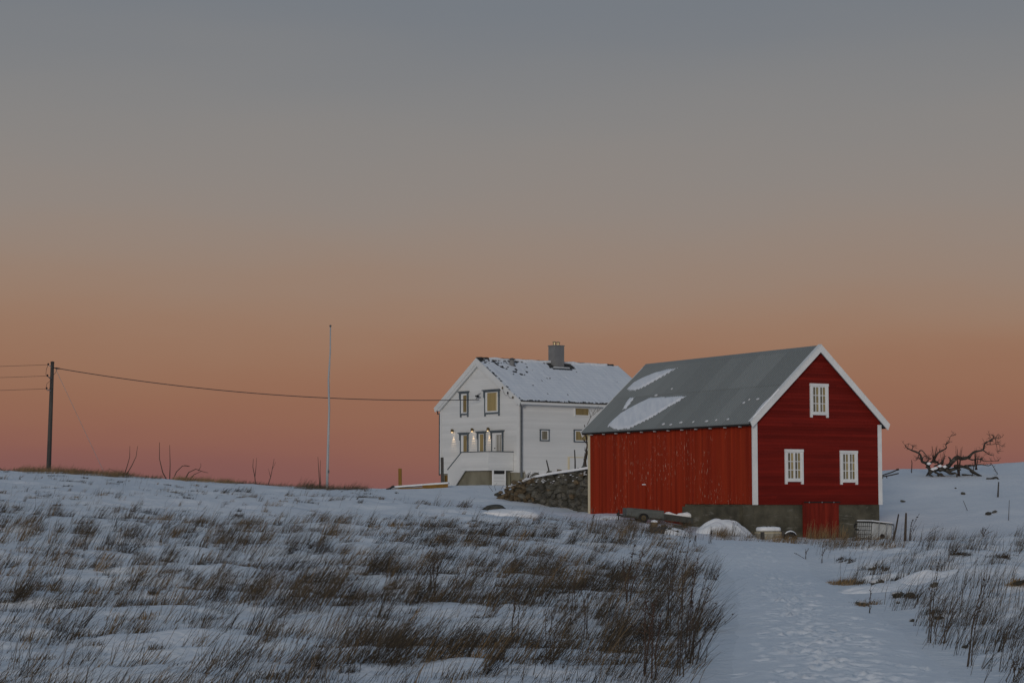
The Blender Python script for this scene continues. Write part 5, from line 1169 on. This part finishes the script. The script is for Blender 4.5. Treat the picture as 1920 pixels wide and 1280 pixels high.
# smaller loose tufts
x, y, px, py = field(1250, 11, 112, -.15, lambda x, y, px, py: (1 - sstep(1290, 1350, px)) * (.15 + .85 * sstep(.40, .72, streak(x, y, 131))) * (1 - .55 * sstep(70, 108, y)) * (1 - .96 * sstep(690, 760, px) * (1 - sstep(1090, 1110, px)) * sstep(76, 92, y)) * (1 - sstep(109, 113, y)), 1, 2)
n = len(x); clumps(B, x, y, rng.uniform(.04, .16, n), rng.integers(4, 16, n), rng.uniform(.22, .60, n) * (1 - .4 * sstep(45, 105, y)), rng.uniform(.45, .96, n), .0038 + y * .00008, rng.uniform(.1, .75, n), spread=.5)
# single thin stalks between the tufts
x, y, px, py = field(1100, 11, 110, -.2, lambda x, y, px, py: (1 - sstep(1290, 1350, px)) * (1 - .96 * sstep(690, 760, px) * (1 - sstep(1090, 1110, px)) * sstep(76, 92, y)), 1, 2)
n = len(x); clumps(B, x, y, rng.uniform(.1, .4, n), rng.integers(1, 4, n), rng.uniform(.35, .75, n), rng.uniform(.25, .85, n), .003 + y * .00006, rng.uniform(.1, .5, n), spread=.5)
# flattened tawny and dark mats
x, y, px, py = field(900, 13, 112, .3, lambda x, y, px, py: (1 - sstep(1250, 1300, px)) * (.25 + .75 * sstep(.45, .8, streak(x, y, 101))) * (1 - .96 * sstep(690, 760, px) * sstep(80, 95, y)), 1, 3)
n = len(x); clumps(B, x, y, rng.uniform(.08, .30, n), rng.integers(12, 50, n), rng.uniform(.10, .24, n), rng.uniform(.70, .96, n), .0045 + y * .00008, rng.choice([.02, .1, .4, .6, .85], n), squash=.4, spread=.9)
B.build('grass', 'dry wind bent grass over the snowy field')
# fringe along the skyline crest
B = Blades()
cxs, cys, hs, ts = [], [], [], []
for a0, a1, n, h, tt in ((30, 240, 170, .46, .74), (130, 300, 60, .34, .6), (330, 440, 100, .36, .82), (440, 690, 90, .30, .45), (560, 680, 60, .5, .4), (0, 30, 8, .25, .6)):
    for k in range(n):
        px = random.uniform(a0, a1); d = random.uniform(107, 113.5); q = at(px, 900, d); cxs.append(q.x); cys.append(d); hs.append(h * random.uniform(.6, 1.2)); ts.append(tt)
n = len(cxs); clumps(B, np.array(cxs), np.array(cys), np.full(n, .35), rng.integers(10, 24, n), np.array(hs), rng.uniform(.4, .8, n), np.full(n, .012), np.array(ts) + rng.normal(0, .08, n))
B.build('grass', 'tawny fringe of grass along the skyline crest')
# dense tall stand on the near side of the path
B = Blades()
def dens_stand(x, y, px, py):
    c_ = 1230 - (py - 1150) * .15; return np.exp(-((px - c_) / 95) ** 2) * sstep(1015, 1060, py) * (px < 1330)
x, y, px, py = field(125, 14, 60, -.5, dens_stand, 1, 4); n = len(x)
clumps(B, x, y, rng.uniform(.10, .28, n), rng.integers(18, 44, n), rng.uniform(.45, .95, n), rng.uniform(.3, .8, n), .0040 + y * .00008, rng.choice([.03, .1, .22, .38, .6], n))
B.build('grass', 'dense tall reddish brown grass stand beside the path')
# bank right of the path, strip along the barn, and the slope foot
B = Blades()
def dens_right(x, y, px, py):
    far = sstep(1000, 1030, py) * (1 - sstep(1035, 1048, py)) * sstep(1500, 1700, px) * .9
    mid = sstep(1035, 1055, py) * sstep(1540, 1590, px) * sstep(.35, .65, streak(x, y, 151)) * .9
    rgt = np.exp(-((px - 1900) / 90) ** 2) * sstep(1080, 1130, py) * .8 + np.exp(-((px - 1780) / 55) ** 2) * sstep(1120, 1170, py) * .8
    return np.clip(np.maximum.reduce([far * sstep(.35, .7, streak(x, y, 161)), mid * .6, rgt]), 0, 1) * (px > 1500)
x, y, px, py = field(760, 14, 84, -.1, dens_right, 1, 5); n = len(x)
clumps(B, x, y, rng.uniform(.12, .4, n), rng.integers(10, 28, n), rng.uniform(.35, .75, n), rng.uniform(.3, .75, n), .0038 + y * .00010, rng.uniform(.12, .5, n))
x, y, px, py = field(520, 14, 84, -.1, lambda x, y, px, py: (px > 1530) * (py > 1008) * .6, 1, 6); n = len(x)
clumps(B, x, y, rng.uniform(.1, .3, n), rng.integers(1, 5, n), rng.uniform(.4, .9, n), rng.uniform(.1, .7, n), .003 + y * .00008, rng.uniform(.1, .4, n))
mats = [(1575, 1096, .85, 18), (1590, 1094, .8, 14), (1612, 1094, .5, 10), (1640, 1068, .1, 8), (1690, 1090, .1, 8), (1730, 1084, .6, 8), (1617, 1134, .7, 7), (1700, 1120, .05, 10), (1905, 1096, .85, 14), (1880, 1045, .15, 14), (1800, 1040, .2, 14), (1750, 1150, .1, 10), (1580, 1052, .2, 12)]
cxs, cys, ts = [], [], []
for a, b, t_, k in mats:
    for _ in range(k):
        q = ground_at(a + random.gauss(0, 9), b + random.gauss(0, 1.5)); cxs.append(q.x); cys.append(q.y); ts.append(t_)
n = len(cxs); cxs, cys = np.array(cxs), np.array(cys); clumps(B, cxs, cys, np.full(n, .09), rng.integers(14, 34, n), rng.uniform(.08, .2, n), rng.uniform(.5, .95, n), .005 + cys * .00008, np.array(ts), spread=.9)
B.build('grass', 'dry stalks on the bank beyond the path')
B = Blades(); cxs, cys = [], []
for k in range(210):
    px = random.uniform(1340, 1672); py = random.uniform(1006, 1027) + (4 if px > 1480 else -3); q = ground_at(px, py)
    if bool(in_any(np.array([q.x]), np.array([q.y]))[0]): cxs.append(q.x); cys.append(q.y)
n = len(cxs); clumps(B, np.array(cxs), np.array(cys), np.full(n, .3), rng.integers(8, 20, n), rng.uniform(.16, .36, n), rng.uniform(.3, .8, n), np.full(n, .008), rng.uniform(.3, .75, n))
cxs, cys = [], []
for k in range(60):                                    # pale straw before the barn door
    px = random.uniform(1506, 1585); q = at(px, 1003, 86.0 + (px - 1540) * .012 - .35); cxs.append(q.x); cys.append(q.y - random.uniform(0, .5))
n = len(cxs); clumps(B, np.array(cxs), np.array(cys), np.full(n, .1), rng.integers(3, 8, n), rng.uniform(.4, .85, n), rng.uniform(.02, .2, n), np.full(n, .012), rng.uniform(.8, 1.0, n))
for a0, a1, b0, b1, nn, tt, h in ((1335, 1372, 1000, 1008, 34, .75, .42), (1440, 1500, 1012, 1024, 40, .85, .35), (1100, 1300, 978, 1012, 90, .4, .5)):
    cxs, cys = [], []
    for k in range(nn):
        q = ground_at(random.uniform(a0, a1), random.uniform(b0, b1))
        if bool(in_any(np.array([q.x]), np.array([q.y]))[0]): cxs.append(q.x); cys.append(q.y)
    n = len(cxs); clumps(B, np.array(cxs), np.array(cys), np.full(n, .25), rng.integers(8, 20, n), np.full(n, h), rng.uniform(.15, .6, n), np.full(n, .008), np.full(n, tt) + rng.normal(0, .1, n))
B.build('grass', 'dry grass and straw along the foot of the barn')

# ------------------------------------------------------------------ single tall weeds that stand out
def weed(px, py, tops, label, r=.007, mt='twig', buds=True, grp=None, side=0):
    p = ground_at(px, py); m = MB(); d = p.y
    for (tx, ty_) in tops:
        b = p + Vector((random.uniform(-.06, .06), random.uniform(-.05, .05), -.05)); e = at(tx, ty_, d + random.uniform(-.15, .15)); n = 7
        L_ = [b.lerp(e, i / n) + Vector(((e.x - b.x) * -.18 * math.sin(math.pi * i / n) + random.gauss(0, .006), random.gauss(0, .006), 0)) for i in range(n + 1)]
        m.tube(L_, list(np.linspace(r, r * .35, n + 1)), 5, random.random())
        if buds:
            for k in range(random.randint(7, 12)):
                f = random.uniform(.55, 1.0); j = min(n - 1, int(f * n)); c_ = L_[j].lerp(L_[j + 1], f * n - j) if j < n else L_[-1]; s_ = Vector((random.uniform(-1, 1), random.uniform(-1, 1), random.uniform(.3, 1))) * r * 3.2
                m.tube([c_, c_ + s_ * .6, c_ + s_], [r * .5, r * 1.0, r * .2], 5, random.random())
        for k in range(side):
            f = random.uniform(.3, .9); j = min(n - 1, int(f * n)); c_ = L_[j]; e2 = c_ + Vector((random.uniform(-.18, .18), random.uniform(-.1, .1), random.uniform(.08, .25))); m.tube([c_, c_.lerp(e2, .5) + Vector((0, 0, -.02)), e2], [r * .5, r * .4, r * .2], 4, random.random())
    return tag(m.build('dry_weed', M[mt], smooth=True), label, 'weed', grp)
weed(1298, 1245, [(1318, 1090), (1330, 1100), (1344, 1080), (1345, 1130), (1357, 1150), (1326, 1080)], 'fan of dark weed stems spreading over the path edge', .007, side=1)
weed(1315, 1240, [(1352, 1160), (1378, 1148)], 'pair of bent weed stems leaning out over the path', .005)
weed(1278, 1268, [(1277, 1120), (1285, 1040), (1292, 1015)], 'tallest dark weed stems rising at the edge of the grass stand', .0075, side=2)
weed(1255, 1180, [(1250, 1040), (1262, 1030), (1270, 1025), (1285, 1003)], 'cluster of upright dark stems within the tall grass stand', .008, side=1)
weed(1292, 1235, [(1295, 1090), (1301, 1060), (1310, 1037)], 'slender reddish stems beside the spreading fan of weed', .007, 'twig_red', side=1)
weed(1220, 1270, [(1226, 1130), (1235, 1105), (1212, 1120), (1243, 1140)], 'thick tawny weed bundle at the foot of the grass stand', .009, 'twig_red', side=3)
weed(1180, 1130, [(1168, 1045), (1190, 1020), (1205, 1035)], 'brown weed stems behind the tall grass stand', .010, 'twig_red', side=2)
weed(812, 1112, [(812, 1045), (818, 1030), (823, 1038), (828, 1050), (806, 1050)], 'small upright cluster of dark stems alone in the bent grass', .009, side=1)
weed(968, 1205, [(972, 1095), (973, 1130), (966, 1120)], 'straight dark stem standing alone in the bent grass', .007, side=1)
weed(1075, 1170, [(1082, 1070), (1074, 1080)], 'two straight stems before the dense grass stand', .007, side=1)
weed(1098, 1200, [(1097, 1090), (1090, 1100), (1104, 1110)], 'thin upright stems joining the dense grass stand', .006, side=1)
weed(1030, 1240, [(1022, 1150), (1034, 1140), (1045, 1160)], 'short upright stems low in the dense grass', .006, side=1)
weed(1822, 1248, [(1840, 1130), (1848, 1085), (1856, 1078)], 'tall lone weed stem leaning over clean snow on the bank', .0075, side=2)
weed(1633, 1150, [(1634, 1098), (1632, 1110)], 'short straight stem by the olive stone at path edge', .006)
weed(1745, 1205, [(1745, 1100), (1757, 1050), (1765, 1035), (1752, 1120)], 'long upright stems on the bank below the mossy stones', .006, side=1)
weed(1760, 1207, [(1800, 1130), (1812, 1125), (1780, 1110), (1790, 1165)], 'slanting stems leaning away from path on the bank', .006, side=2)
weed(1770, 1205, [(1830, 1070), (1815, 1090)], 'long slanting stalks crossing the bank', .005, side=1)
weed(1845, 1005, [(1838, 993), (1842, 988), (1852, 990), (1862, 995), (1848, 992)], 'branching dry weed with seed heads below the smooth slope', .012, side=3)
weed(1705, 1012, [(1712, 972), (1718, 985), (1724, 962), (1709, 980)], 'tall thin stems beside the thick dark stake', .010)
weed(1730, 1012, [(1762, 985), (1770, 990)], 'long stalk leaning over snow beside the stakes', .010)
weed(1512, 1048, [(1510, 1030), (1516, 1028), (1488, 1036)], 'small stems at the path edge before the barn door', .008)
weed(1543, 1055, [(1543, 1022), (1546, 1030)], 'upright stems at the path edge beyond the barn corner', .008)
weed(1898, 1280, [(1905, 1240), (1912, 1230), (1900, 1236), (1918, 1245)], 'stems at the foot of the bank beyond the lone weed', .006, side=1)
for i, (px, py, lb) in enumerate(((1110, 985, 'thin stalk standing before the cream corner board of the barn'), (1375, 1005, 'thin stalk on the snow heap by the barn'), (1302, 1025, 'dark stalks at the upper end of the path'), (1330, 1018, 'slanting stalks before the snow heap'))):
    weed(px, py, [(px + random.uniform(-2, 8), py - random.uniform(20, 36)) for _ in range(3)], lb, .009)
